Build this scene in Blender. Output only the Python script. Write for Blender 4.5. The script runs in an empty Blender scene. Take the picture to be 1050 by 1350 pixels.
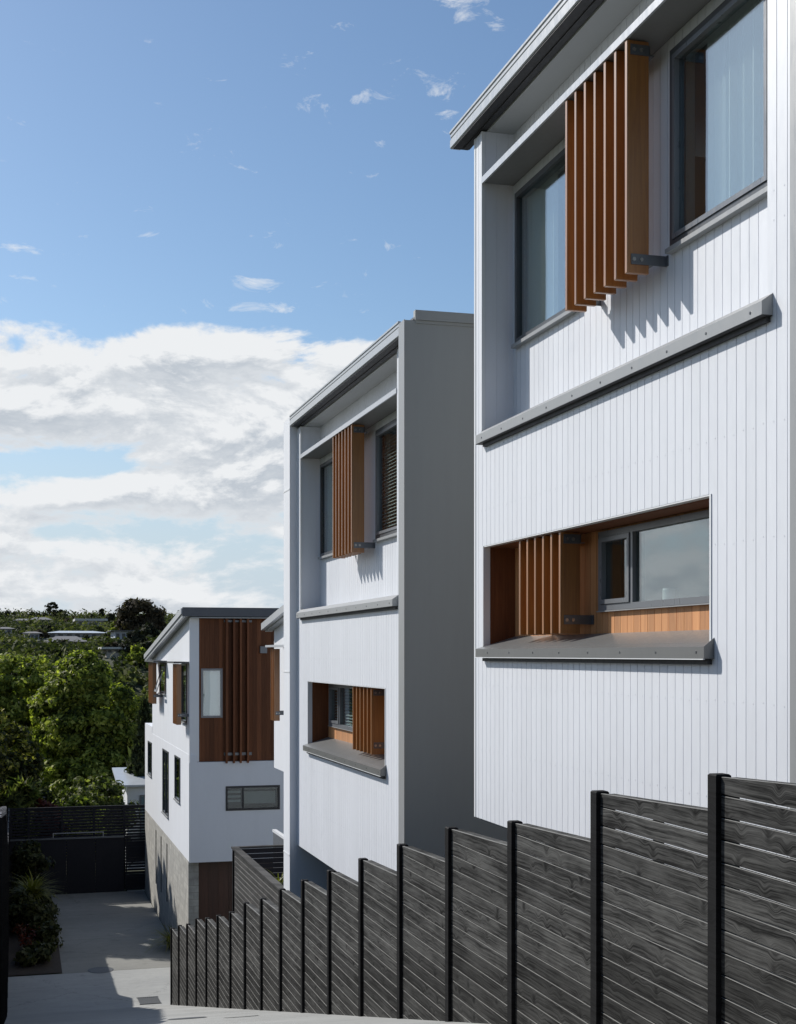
import bpy, math, random
import numpy as np
R = math.radians
random.seed(7)
rng = np.random.default_rng(7)
SC = bpy.context.scene
COL = SC.collection
# ------------------------------------------------------------------ camera model
FPX, CX, HY, TH = 1808.0, 525.0, 862.0, R(15.6)
def ang(px): return TH + math.atan((px - CX) / FPX)          # angle right of +Y
def yat(px, X): return X / math.tan(ang(px))                 # Y where column px meets plane X
def xat(px, Y): return Y * math.tan(ang(px))
def dep(X, Y): return X * math.sin(TH) + Y * math.cos(TH)
def zat(py, X, Y): return (HY - py) * dep(X, Y) / FPX
# ------------------------------------------------------------------ mesh builder
class MB:
    def __init__(s): s.v = []; s.f = []
    def add(s, vs, fs):
        n = len(s.v); s.v += [tuple(v) for v in vs]; s.f += [tuple(i + n for i in f) for f in fs]; return s
    def box(s, x0, x1, y0, y1, z0, z1):
        if x0 > x1: x0, x1 = x1, x0
        if y0 > y1: y0, y1 = y1, y0
        if z0 > z1: z0, z1 = z1, z0
        return s.add([(x0,y0,z0),(x1,y0,z0),(x1,y1,z0),(x0,y1,z0),(x0,y0,z1),(x1,y0,z1),(x1,y1,z1),(x0,y1,z1)],
                     [(0,3,2,1),(4,5,6,7),(0,1,5,4),(1,2,6,5),(2,3,7,6),(3,0,4,7)])
    def ext_y(s, prof, y0, y1):                # prof: list of (x,z) counter-clockwise seen from -Y; extruded along Y
        n = len(prof)
        vs = [(x, y0, z) for x, z in prof] + [(x, y1, z) for x, z in prof]
        fs = [tuple(range(n)), tuple(range(2*n-1, n-1, -1))]
        fs += [(i, (i+1) % n + 0, (i+1) % n + n, i + n)[::-1] for i in range(n)]
        return s.add(vs, fs)
    def ext_x(s, prof, x0, x1):                # prof: (y,z)
        n = len(prof)
        vs = [(x0, y, z) for y, z in prof] + [(x1, y, z) for y, z in prof]
        fs = [tuple(range(n-1, -1, -1)), tuple(range(n, 2*n))]
        fs += [(i, (i+1) % n, (i+1) % n + n, i + n) for i in range(n)]
        return s.add(vs, fs)
    def quad(s, a, b, c, d): return s.add([a, b, c, d], [(0,1,2,3)])
    def disc(s, c, axis, r, h, n=8):           # short cylinder, axis unit letter with sign direction
        c = np.array(c, float); a = np.array(axis, float); a /= np.linalg.norm(a)
        u = np.cross(a, (0,0,1) if abs(a[2]) < .9 else (0,1,0)); u /= np.linalg.norm(u); w = np.cross(a, u)
        ring = [c + r*(math.cos(t)*u + math.sin(t)*w) for t in [2*math.pi*i/n for i in range(n)]]
        vs = ring + [p + a*h for p in ring]
        return s.add(vs, [tuple(range(n-1,-1,-1)), tuple(range(n,2*n))] + [(i,(i+1)%n,(i+1)%n+n,i+n) for i in range(n)])
    def tube(s, pts, rads, n=7):
        pts = [np.array(p, float) for p in pts]; k = len(pts); vs = []
        for i, p in enumerate(pts):
            d = pts[min(i+1,k-1)] - pts[max(i-1,0)]; d /= np.linalg.norm(d) + 1e-9
            u = np.cross(d, (1,.13,.2)); u /= np.linalg.norm(u); w = np.cross(d, u)
            vs += [p + rads[i]*(math.cos(2*math.pi*j/n)*u + math.sin(2*math.pi*j/n)*w) for j in range(n)]
        fs = [(i*n+j, i*n+(j+1)%n, (i+1)*n+(j+1)%n, (i+1)*n+j) for i in range(k-1) for j in range(n)]
        fs += [tuple(range(n-1,-1,-1)), tuple(range((k-1)*n, k*n))]
        return s.add(vs, fs)
    def build(s, name, mat, parent=None, smooth=False):
        me = bpy.data.meshes.new(name); me.from_pydata([tuple(map(float, v)) for v in s.v], [], s.f); me.update()
        me.materials.append(mat)
        if smooth: me.shade_smooth()
        o = bpy.data.objects.new(name, me); COL.objects.link(o)
        if parent is not None: o.parent = parent; o.matrix_parent_inverse = parent.matrix_world.inverted() if False else o.matrix_parent_inverse
        if parent is not None: o.location = tuple(-c for c in origin(parent))
        return o
def each(name, mat, parent, discs):                               # every small fixing is an object of its own, sharing nothing but looks
    for d in discs: MB().disc(*d).build(name, mat, parent)
def boxes(name, mat, parent, bs):
    return [MB().box(*b).build(name, mat, parent) for b in bs]
def origin(o):
    l = [0,0,0]
    while o is not None:
        for i in range(3): l[i] += o.location[i]
        o = o.parent
    return l
def tag(o, label=None, cat=None, group=None, kind=None):
    if label: o['label'] = label
    if cat: o['category'] = cat
    if group: o['group'] = group
    if kind: o['kind'] = kind
    return o
def thing(name, label, cat, loc=(0,0,0), group=None):
    o = bpy.data.objects.new(name, None); COL.objects.link(o); o.location = loc; o.empty_display_size = .2
    return tag(o, label, cat, group)
def carve(y0, y1, z0, z1, holes):             # rectangle minus holes -> rectangles
    ys = sorted({y0, y1, *[min(max(a,y0),y1) for h in holes for a in h[:2]]})
    out = []
    for a, b in zip(ys, ys[1:]):
        if b - a < 1e-6: continue
        m = (a+b)/2; cur = z0
        hs = sorted((max(h[2],z0), min(h[3],z1)) for h in holes if h[0] < m < h[1])
        for p, q in hs:
            if p > cur + 1e-6: out.append((a,b,cur,p))
            cur = max(cur, q)
        if cur < z1 - 1e-6: out.append((a,b,cur,z1))
    return out
def clad_x(mb, X, rects, phase=0., pitch=.133, g=.009, d=.007, nails=()):
    """vertical grooved boards on the plane X facing -X"""
    for (a, b, p, q) in rects:
        k0 = math.floor((a-phase)/pitch); cur = a
        k = k0 + 1
        while True:
            gy = phase + k*pitch
            if gy - g/2 > b: break
            g0, g1 = max(gy-g/2, a), min(gy+g/2, b)
            if g0 > cur + 1e-5: mb.quad((X,cur,p),(X,cur,q),(X,g0,q),(X,g0,p))
            if g1 > g0 + 1e-5:
                mb.quad((X,g0,p),(X,g0,q),(X+d,g0,q),(X+d,g0,p)); mb.quad((X+d,g0,p),(X+d,g0,q),(X+d,g1,q),(X+d,g1,p)); mb.quad((X+d,g1,p),(X+d,g1,q),(X,g1,q),(X,g1,p))
            cur = max(cur, g1); k += 1
        if b > cur + 1e-5: mb.quad((X,cur,p),(X,cur,q),(X,b,q),(X,b,p))
        for z in nails:
            if p + .03 < z < q - .03:
                k = k0
                while phase + (k+.5)*pitch < b:
                    for yy in (phase + (k+.28)*pitch,):
                        if yy > a + .02 and yy < b - .02:
                            mb.disc((X+.001, yy, z + (k*37 % 5)*.004), (-1,0,0), .0055, .003, 6)
                    k += 1
def clad_y(mb, Y, rects, phase=0., pitch=.133, g=.009, d=.007, sgn=-1):
    """vertical grooved boards on the plane Y facing -Y; rects (x0,x1,z0,z1)"""
    for (a, b, p, q) in rects:
        k = math.floor((a-phase)/pitch) + 1; cur = a
        while True:
            gx = phase + k*pitch
            if gx - g/2 > b: break
            g0, g1 = max(gx-g/2, a), min(gx+g/2, b)
            if g0 > cur + 1e-5: mb.quad((cur,Y,p),(g0,Y,p),(g0,Y,q),(cur,Y,q))
            if g1 > g0 + 1e-5:
                mb.quad((g0,Y,p),(g0,Y+d,p),(g0,Y+d,q),(g0,Y,q)); mb.quad((g0,Y+d,p),(g1,Y+d,p),(g1,Y+d,q),(g0,Y+d,q)); mb.quad((g1,Y+d,p),(g1,Y,p),(g1,Y,q),(g1,Y+d,q))
            cur = max(cur, g1); k += 1
        if b > cur + 1e-5: mb.quad((cur,Y,p),(b,Y,p),(b,Y,q),(cur,Y,q))
# ------------------------------------------------------------------ node helpers
class NT:
    def __init__(s, tree): s.t = tree; s.n = tree.nodes; s.l = tree.links
    def new(s, typ, **kw):
        n = s.n.new(typ)
        for k, v in kw.items(): setattr(n, k, v)
        return n
    def set(s, sock, v):
        if isinstance(v, bpy.types.NodeSocket): s.l.new(v, sock)
        elif v is not None: sock.default_value = v
    def math(s, op, a, b=None, c=None, clamp=False):
        n = s.new('ShaderNodeMath', operation=op); n.use_clamp = clamp
        for i, v in enumerate((a, b, c)):
            if v is not None: s.set(n.inputs[i], v)
        return n.outputs[0]
    def vec(s, x, y, z):
        n = s.new('ShaderNodeCombineXYZ')
        for i, v in enumerate((x, y, z)): s.set(n.inputs[i], v)
        return n.outputs[0]
    def noise(s, vec, scale=1., detail=4., rough=.55, dist=0., dim='3D'):
        n = s.new('ShaderNodeTexNoise', noise_dimensions=dim)
        s.set(n.inputs['Vector'], vec); n.inputs['Scale'].default_value = scale; n.inputs['Detail'].default_value = detail
        n.inputs['Roughness'].default_value = rough; n.inputs['Distortion'].default_value = dist
        return n.outputs[0]
    def map(s, v, a, b, c=0., d=1., clamp=True, smooth=False):
        n = s.new('ShaderNodeMapRange'); n.clamp = clamp
        if smooth: n.interpolation_type = 'SMOOTHSTEP'
        s.set(n.inputs[0], v)
        for i, q in enumerate((a, b, c, d)): s.set(n.inputs[i+1], q)
        return n.outputs[0]
    def mix(s, f, a, b, blend='MIX'):
        n = s.new('ShaderNodeMix', data_type='RGBA', blend_type=blend)
        s.set(n.inputs[0], f); s.set(n.inputs[6], a if isinstance(a, bpy.types.NodeSocket) else (*a, 1)); s.set(n.inputs[7], b if isinstance(b, bpy.types.NodeSocket) else (*b, 1))
        return n.outputs[2]
    def ramp(s, f, stops):
        n = s.new('ShaderNodeValToRGB'); s.set(n.inputs[0], f); e = n.color_ramp.elements
        while len(e) < len(stops): e.new(.5)
        for el, (p, c) in zip(e, stops): el.position = p; el.color = (*c, 1) if len(c) == 3 else c
        return n.outputs[0]
def material(name):
    m = bpy.data.materials.new(name); m.use_nodes = True
    nt = NT(m.node_tree); b = nt.n['Principled BSDF']; return m, nt, b
def coord(nt, scale=(1,1,1)):
    tc = nt.new('ShaderNodeTexCoord'); mp = nt.new('ShaderNodeMapping'); mp.inputs['Scale'].default_value = scale
    nt.l.new(tc.outputs['Object'], mp.inputs[0]); return mp.outputs[0]
def bump(nt, b, h, strength=.3, dist=.005):
    n = nt.new('ShaderNodeBump'); n.inputs['Strength'].default_value = strength; n.inputs['Distance'].default_value = dist
    nt.set(n.inputs['Height'], h); nt.l.new(n.outputs[0], b.inputs['Normal'])
def paint(name, col, rough=.5, var=.06, metal=0., spec=.5, nscale=1.5, stretch=(1,1,.25), bmp=.0, isl=0.):
    m, nt, b = material(name)
    c = coord(nt, stretch); n = nt.noise(c, nscale, 6, .65); n2 = nt.noise(c, nscale*14, 3, .6)
    f = nt.math('ADD', nt.math('MULTIPLY', n, .75), nt.math('MULTIPLY', n2, .25))
    f = nt.map(f, .3, .7, 1-var, 1+var)
    if isl: g_ = nt.new('ShaderNodeNewGeometry'); f = nt.math('MULTIPLY', f, nt.map(g_.outputs['Random Per Island'], 0, 1, 1-isl, 1+isl))
    v = nt.new('ShaderNodeVectorMath', operation='SCALE'); v.inputs[0].default_value = col; nt.set(v.inputs['Scale'], f)
    nt.l.new(v.outputs[0], b.inputs['Base Color'])
    nt.set(b.inputs['Roughness'], nt.map(n2, .3, .7, rough-.06, rough+.06)); b.inputs['Metallic'].default_value = metal
    b.inputs['Specular IOR Level'].default_value = spec
    if bmp: bump(nt, b, n2, bmp, .004)
    return m
M = {}
M['white'] = paint('white_board_paint', (.69,.712,.755), .45, .04, isl=.022)
M['white_panel'] = paint('white_render_paint', (.70,.72,.755), .6, .04)
M['trim'] = paint('white_metal_trim', (.72,.735,.75), .35, .03)
M['grey_wall'] = paint('grey_wall_paint', (.325,.345,.35), .7, .07, nscale=.9, stretch=(1,1,.12))
M['flash'] = paint('grey_metal_flashing', (.31,.318,.322), .4, .03, metal=.1)
M['sill'] = paint('grey_metal_sill', (.17,.172,.17), .34, .08, metal=.2, nscale=3)
M['slot_shade'] = paint('slot_shade_black', (.004,.004,.004), .9, .05, spec=0.)  # near-black that stands for deep shade inside the block slots
M['tray_and_shade'] = paint('dark_tray_and_shade', (.03,.03,.032), .6, .05)  # tray metal, and near-black painted shade under ledges and gutters
M['dark'] = paint('dark_window_metal', (.065,.07,.078), .35, .08)
M['frame'] = paint('window_frame_metal', (.17,.18,.195), .32, .06, metal=.2)
M['gutter'] = paint('gutter_metal', (.46,.475,.49), .34, .02, metal=.15)
M['soffit'] = paint('soffit_board', (.38,.39,.385), .6, .03)
M['hood'] = paint('hood_metal', (.5,.52,.55), .35, .05, metal=.1)
M['hoodunder'] = paint('hood_lining', (.2,.2,.2), .5, .05)
M['roof'] = paint('roof_metal', (.085,.092,.105), .45, .05)
M['bracket'] = paint('steel_bracket', (.13,.14,.155), .35, .1, metal=.5)
M['bolt'] = paint('bolt_steel', (.35,.34,.33), .3, .1, metal=.8)
M['basewall'] = paint('foundation_render', (.17,.18,.195), .8, .08, nscale=.8)
M['room'] = paint('room_plaster', (.35,.34,.32), .8, .04)
M['curtain'] = paint('curtain_cloth', (.62,.6,.56), .9, .06, stretch=(1,6,.1))
M['blind'] = paint('blind_slats', (.6,.6,.58), .6, .03)
M['metalroof'] = paint('pale_metal_roof', (.55,.58,.6), .35, .1, metal=.2)
M['iron'] = paint('drain_iron', (.05,.055,.06), .6, .15)
M['soil'] = paint('bark_mulch', (.035,.025,.018), .95, .5, nscale=8, stretch=(1,1,1), bmp=1.)
M['ceramic'] = paint('white_ceramic', (.75,.74,.7), .4, .02)
def wood(name, c1, c2, axis='z', rough=.5, isl=.25, spec=.5, coat=0.):
    m, nt, b = material(name)
    st = {'z': (28,28,1.2), 'y': (28,1.2,28)}[axis]
    tc = nt.new('ShaderNodeTexCoord'); geo = nt.new('ShaderNodeNewGeometry'); ri = geo.outputs['Random Per Island']
    add = nt.new('ShaderNodeVectorMath', operation='ADD'); nt.l.new(tc.outputs['Object'], add.inputs[0])
    nt.l.new(nt.vec(nt.math('MULTIPLY', ri, 13.7), nt.math('MULTIPLY', ri, 7.3), nt.math('MULTIPLY', ri, 29.1)), add.inputs[1])
    mp = nt.new('ShaderNodeMapping'); mp.inputs['Scale'].default_value = st; nt.l.new(add.outputs[0], mp.inputs[0])
    n = nt.noise(mp.outputs[0], 1., 6, .6, 1.2); n2 = nt.noise(mp.outputs[0], 5., 3, .6)
    f = nt.math('ADD', nt.math('MULTIPLY', n, .8), nt.math('MULTIPLY', n2, .2))
    c = nt.mix(nt.map(f, .3, .7), c1, c2)
    v = nt.new('ShaderNodeVectorMath', operation='SCALE'); nt.l.new(c, v.inputs[0]); nt.set(v.inputs['Scale'], nt.map(ri, 0, 1, 1-isl, 1+isl))
    nt.l.new(v.outputs[0], b.inputs['Base Color']); b.inputs['Roughness'].default_value = rough; b.inputs['Specular IOR Level'].default_value = spec
    if coat: b.inputs['Coat Weight'].default_value = coat; b.inputs['Coat Roughness'].default_value = .3
    bump(nt, b, f, .25, .003); return m
M['cedar'] = wood('oiled_cedar', (.36,.145,.030), (.22,.082,.018), isl=.12, rough=.4, spec=.6, coat=.5)
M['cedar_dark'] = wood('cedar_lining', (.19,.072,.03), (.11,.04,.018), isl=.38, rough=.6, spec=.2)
M['cedar_board'] = wood('cedar_cladding', (.62,.30,.12), (.42,.18,.07), isl=.22, rough=.6)
M['door_wood'] = wood('stained_door', (.08,.032,.02), (.045,.018,.012), isl=.15)
def fence_wood(name, lo, hi, isl=.42):
    m, nt, b = material(name)
    tc = nt.new('ShaderNodeTexCoord'); geo = nt.new('ShaderNodeNewGeometry'); ri = geo.outputs['Random Per Island']
    sp = nt.new('ShaderNodeSeparateXYZ'); nt.l.new(tc.outputs['Object'], sp.inputs[0])
    y = nt.math('ADD', nt.math('ADD', sp.outputs[1], sp.outputs[0]), nt.math('MULTIPLY', ri, 57.)); z = nt.math('ADD', sp.outputs[2], nt.math('MULTIPLY', ri, 23.))
    # slow warp gives cathedral grain, knots pull the grain round them
    wv = nt.vec(nt.math('MULTIPLY', y, 1.6), nt.math('MULTIPLY', z, 5.), ri)
    warp = nt.noise(wv, 1., 2, .5)
    vor = nt.new('ShaderNodeTexVoronoi'); vor.feature = 'F1'; vor.voronoi_dimensions = '2D'; nt.l.new(nt.vec(nt.math('MULTIPLY', y, 3.6), nt.math('MULTIPLY', z, 3.2), nt.math('MULTIPLY', ri, 9.)), vor.inputs['Vector']); vor.inputs['Scale'].default_value = 1.
    kd = vor.outputs['Distance']
    knot = nt.math('MULTIPLY', nt.map(kd, .03, .17, 1., 0.), nt.map(nt.noise(nt.vec(y, z, ri), 2.3, 1, .5), .45, .6)); pull = nt.map(kd, 0., .3, .035, 0., smooth=True)
    zz = nt.math('ADD', nt.math('ADD', z, nt.math('MULTIPLY', warp, .06)), pull)
    ring = nt.noise(nt.vec(nt.math('MULTIPLY', y, .8), nt.math('MULTIPLY', zz, 62.), ri), 1., 5, .68)
    fine = nt.noise(nt.vec(nt.math('MULTIPLY', y, 6.), nt.math('MULTIPLY', zz, 260.), ri), 1., 2, .5)
    blot = nt.noise(nt.vec(nt.math('MULTIPLY', y, 1.3), nt.math('MULTIPLY', z, 4.), ri), 1.4, 4, .6)
    f = nt.math('ADD', nt.math('ADD', nt.math('MULTIPLY', ring, .50), nt.math('MULTIPLY', fine, .2)), nt.math('MULTIPLY', blot, .30))
    c = nt.mix(nt.map(f, .42, .60), lo, hi); c = nt.mix(nt.math('MULTIPLY', knot, .85), c, tuple(x*.45 for x in lo))
    v = nt.new('ShaderNodeVectorMath', operation='SCALE'); nt.l.new(c, v.inputs[0]); nt.set(v.inputs['Scale'], nt.map(ri, 0, 1, 1-isl, 1+isl))
    nt.l.new(v.outputs[0], b.inputs['Base Color']); nt.set(b.inputs['Roughness'], nt.map(f, .3, .7, .75, .6)); b.inputs['Specular IOR Level'].default_value = .12
    bump(nt, b, ring, .35, .004); return m
M['fence'] = fence_wood('black_stained_pine', (.005,.005,.005), (.080,.080,.077))
M['lit_edge'] = paint('sunlit_board_edge', (.12,.12,.115), .7, .6, nscale=5)  # paler grey paints sunlight onto the fence boards' top edges
M['post'] = fence_wood('black_post_pine', (.005,.005,.0055), (.013,.013,.014), .1)
M['fence2'] = fence_wood('weathered_dark_slats', (.03,.03,.03), (.09,.088,.085), .3)
M['gate'] = paint('gate_black', (.012,.012,.017), .7, .15, spec=.3)
M['leftfence'] = fence_wood('old_dark_boards', (.05,.05,.055), (.16,.16,.165), .3)
# glass
def glass(name, ior=1.9, tint=(.75,.8,.8), refl=(.92,.97,1.)):
    m, nt, b = material(name); nt.n.remove(b); out = nt.n['Material Output']
    fr = nt.new('ShaderNodeFresnel'); geo = nt.new('ShaderNodeNewGeometry'); nt.set(fr.inputs[0], nt.map(geo.outputs['Backfacing'], 0., 1., ior, 1/ior))
    tr = nt.new('ShaderNodeBsdfTransparent'); tr.inputs[0].default_value = (*tint, 1)
    gl = nt.new('ShaderNodeBsdfGlossy'); gl.inputs['Color'].default_value = (*refl, 1); gl.inputs['Roughness'].default_value = .012
    wob = nt.new('ShaderNodeBump'); wob.inputs['Strength'].default_value = .12; wob.inputs['Distance'].default_value = .02
    nt.l.new(nt.noise(coord(nt), .9, 1, .5), wob.inputs['Height']); nt.l.new(wob.outputs[0], gl.inputs['Normal'])
    mx = nt.new('ShaderNodeMixShader'); nt.l.new(fr.outputs[0], mx.inputs[0]); nt.l.new(tr.outputs[0], mx.inputs[1]); nt.l.new(gl.outputs[0], mx.inputs[2])
    nt.l.new(mx.outputs[0], out.inputs[0]); return m
M['glass'] = glass('window_glass', 2.6, tint=(.82,.88,.88))
M['glass2'] = glass('clear_window_glass', 1.5)
# concrete
def concrete(name, c1, c2, joint=0., stain=.45):
    m, nt, b = material(name); c = coord(nt)
    n = nt.noise(c, .35, 5, .6); n2 = nt.noise(c, 6., 5, .7); n3 = nt.noise(c, 120., 2, .5)
    brush = nt.noise(coord(nt, (.6, 9, 1)), 1.2, 4, .6)
    crk = nt.new('ShaderNodeTexVoronoi'); crk.feature = 'DISTANCE_TO_EDGE'; crk.inputs['Scale'].default_value = .16
    cw = nt.new('ShaderNodeVectorMath', operation='ADD'); nt.l.new(c, cw.inputs[0]); nt.l.new(nt.vec(n2, n, 0.), cw.inputs[1]); nt.l.new(cw.outputs[0], crk.inputs['Vector'])
    f = nt.math('ADD', nt.math('ADD', nt.math('MULTIPLY', n, .45), nt.math('MULTIPLY', n2, .2)), nt.math('ADD', nt.math('MULTIPLY', brush, .25), nt.math('MULTIPLY', n3, .1)))
    col = nt.mix(nt.map(f, .35, .65), c1, c2)
    spots = nt.map(nt.noise(c, 1.7, 3, .6), .62, .75, 0., stain)
    col = nt.mix(spots, col, tuple(x*.55 for x in c1))
    col = nt.mix(nt.map(crk.outputs['Distance'], .0008, .003, .55, 0.), col, tuple(x*.4 for x in c1))
    nt.l.new(col, b.inputs['Base Color']); b.inputs['Roughness'].default_value = .85; bump(nt, b, n3, .3, .003); return m
M['drive'] = concrete('pale_concrete', (.24,.246,.24), (.37,.375,.365))
M['court'] = concrete('worn_concrete', (.15,.15,.14), (.25,.25,.23), stain=.4)
def blockwork():
    m, nt, b = material('concrete_block'); tc = nt.new('ShaderNodeTexCoord'); sp = nt.new('ShaderNodeSeparateXYZ'); nt.l.new(tc.outputs['Object'], sp.inputs[0])
    br = nt.new('ShaderNodeTexBrick'); nt.l.new(nt.vec(nt.math('ADD', sp.outputs[1], sp.outputs[0]), sp.outputs[2], 0.), br.inputs['Vector'])
    br.inputs['Scale'].default_value = 1.; br.inputs['Brick Width'].default_value = .4; br.inputs['Row Height'].default_value = .2; br.inputs['Mortar Size'].default_value = .008
    br.inputs['Color1'].default_value = (.46,.45,.41,1); br.inputs['Color2'].default_value = (.34,.335,.31,1); br.inputs['Mortar'].default_value = (.27,.26,.23,1)
    n = nt.noise(coord(nt), 3., 5, .7); c = nt.mix(nt.map(n, .35, .7), br.outputs['Color'], (.25,.245,.225)); 
    nt.l.new(c, b.inputs['Base Color']); b.inputs['Roughness'].default_value = .9; bump(nt, b, br.outputs['Fac'], -.5, .006); return m
M['block'] = blockwork()
def ground_mat():
    m, nt, b = material('grass_and_scrub'); c = coord(nt)
    n = nt.noise(c, .12, 6, .7); n2 = nt.noise(c, 3., 4, .7)
    col = nt.mix(nt.map(n, .35, .65), (.035,.05,.018), (.075,.075,.035)); col = nt.mix(nt.math('MULTIPLY', n2, .5), col, (.03,.03,.018))
    nt.l.new(col, b.inputs['Base Color']); b.inputs['Roughness'].default_value = .95; return m
M['ground'] = ground_mat()
def leafmat(name, cols, trans=.35, rough=.45, spec=.18, nsc=.6, bw=.35):
    m, nt, b = material(name); out = nt.n['Material Output']
    geo = nt.new('ShaderNodeNewGeometry'); ri = geo.outputs['Random Per Island']
    big = nt.noise(coord(nt), nsc, 3, .6)
    f = nt.math('ADD', nt.math('MULTIPLY', ri, 1-bw), nt.math('MULTIPLY', nt.map(big, .33, .67), bw))
    k = len(cols); c = nt.ramp(f, [((i+.5)/k, q) for i, q in enumerate(cols)])
    nt.l.new(c, b.inputs['Base Color']); b.inputs['Roughness'].default_value = rough; b.inputs['Specular IOR Level'].default_value = spec
    t = nt.new('ShaderNodeBsdfTranslucent'); tc = nt.mix(1., c, (1.,1.2,.5), 'MULTIPLY'); nt.l.new(tc, t.inputs[0])
    mx = nt.new('ShaderNodeMixShader'); mx.inputs[0].default_value = trans
    nt.l.new(b.outputs[0], mx.inputs[1]); nt.l.new(t.outputs[0], mx.inputs[2]); nt.l.new(mx.outputs[0], out.inputs[0]); return m
M['leaf_bright'] = leafmat('bright_leaves', [(.04,.055,.014),(.14,.17,.032),(.34,.36,.07),(.62,.60,.16)], .5, .6)
M['leaf_mid'] = leafmat('mid_leaves', [(.03,.04,.014),(.08,.10,.03),(.17,.19,.055),(.34,.34,.12)], .45, .6)
M['leaf_yellow'] = leafmat('yellow_tipped_leaves', [(.012,.016,.007),(.035,.042,.012),(.13,.13,.03),(.70,.62,.15)], .45, .6)
M['leaf_dark'] = leafmat('dark_needles', [(.02,.028,.012),(.05,.062,.028),(.11,.125,.055)], .25, .7)
M['leaf_far'] = leafmat('far_leaves', [(.018,.024,.013),(.045,.055,.024),(.10,.11,.04),(.26,.25,.10)], .3, .8, nsc=.075, bw=.6)
M['leaf_far_dark'] = leafmat('far_dark_leaves', [(.016,.02,.013),(.032,.036,.02),(.07,.07,.038)], .2, .8)
M['leaf_far_rust'] = leafmat('far_rusty_leaves', [(.03,.026,.017),(.06,.048,.028),(.11,.085,.05)], .2, .8)
M['leaf_shade'] = leafmat('deep_green_leaves', [(.012,.018,.008),(.028,.036,.013),(.055,.062,.022),(.10,.10,.04)], .3, .6)
M['leaf_red'] = leafmat('red_leaves', [(.07,.015,.012),(.13,.03,.02),(.05,.03,.015)], .3)
M['blade'] = leafmat('grass_blades', [(.10,.11,.02),(.18,.18,.03),(.26,.24,.06)], .35)
M['bark'] = paint('tree_bark', (.07,.055,.042), .9, .3, nscale=6, stretch=(1,1,.2), bmp=.6)
# ------------------------------------------------------------------ camera, sun, world
cam = bpy.data.cameras.new('camera'); co = bpy.data.objects.new('camera', cam); COL.objects.link(co); SC.camera = co
co.location = (0,0,0); co.rotation_euler = (R(90), 0, -TH)
cam.sensor_width = 36; cam.lens = FPX/1350*36; cam.shift_y = (HY-675)/1350; cam.clip_start = .05; cam.clip_end = 6000
LV = np.array((1., -1.33, -1.21)); LV /= np.linalg.norm(LV)      # light travels this way
EL = math.asin(-LV[2]); AZ = math.atan2(-LV[0], -LV[1])           # sun azimuth clockwise from +Y
sl = bpy.data.lights.new('sun', 'SUN'); sl.energy = 5.0; sl.angle = R(.53); sl.color = (1., .955, .89)
so = bpy.data.objects.new('sun', sl); COL.objects.link(so)
import mathutils
so.rotation_euler = mathutils.Vector(LV).to_track_quat('-Z', 'Y').to_euler()
W = bpy.data.worlds.new('World'); SC.world = W; W.use_nodes = True
nt = NT(W.node_tree); bg = nt.n['Background']
sky = nt.new('ShaderNodeTexSky', sky_type='NISHITA'); sky.sun_disc = False; sky.sun_elevation = EL; sky.sun_rotation = AZ
sky.air_density = 1.0; sky.dust_density = .6; sky.ozone_density = 1.6; sky.altitude = 60
tc = nt.new('ShaderNodeTexCoord'); sp = nt.new('ShaderNodeSeparateXYZ'); nt.l.new(tc.outputs['Generated'], sp.inputs[0])
dx, dy, dz = sp.outputs
az = nt.math('ARCTAN2', dx, dy)                                   # radians, 0 = +Y, + = right
hor = nt.math('SQRT', nt.math('ADD', nt.math('MULTIPLY', dx, dx), nt.math('MULTIPLY', dy, dy)))
el = nt.math('ARCTAN2', dz, hor)
warp = nt.noise(nt.vec(nt.math('MULTIPLY', az, 9.), nt.math('MULTIPLY', el, 16.), 4.2), 1., 3, .6)
warp2 = nt.noise(nt.vec(nt.math('MULTIPLY', az, 4.), 7.7, 1.2), 1., 2, .5)
def gauss(e, px, py, sx, sy, amp):                               # soft patch of sky direction
    a0 = ang(px); e0 = (HY-py)/FPX; u = nt.math('DIVIDE', nt.math('SUBTRACT', az, a0), sx/FPX); v = nt.math('DIVIDE', nt.math('SUBTRACT', e, e0), sy/FPX)
    q = nt.math('ADD', nt.math('MULTIPLY', u, u), nt.math('MULTIPLY', v, v))
    return nt.math('MULTIPLY', nt.math('EXPONENT', nt.math('MULTIPLY', q, -1.)), amp)
GAPS = [(120,622,120,13,-.19),(60,668,60,10,.05),(40,705,110,10,-.10),(20,745,60,12,-.06),(20,470,60,14,-.15),(300,470,160,18,.05)]
def density(eo):
    e = nt.math('ADD', el, eo)
    v = nt.vec(nt.math('MULTIPLY', az, 9.), nt.math('MULTIPLY', e, 19.), 3.1)
    n = nt.noise(v, 1., 9, .62, .25)
    e2 = nt.math('ADD', e, nt.math('MULTIPLY', nt.math('SUBTRACT', warp2, .5), .03))
    # threshold over elevation: clear sky high, cloud banks low, with a few placed blue gaps
    th = nt.ramp(nt.map(e2, 0., .30), THR)
    t = nt.math('SUBTRACT', nt.math('ADD', n, th), .90)
    for q in GAPS: t = nt.math('ADD', t, gauss(e, *q))
    return t, n
def g(x): return (x, x, x)
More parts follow.
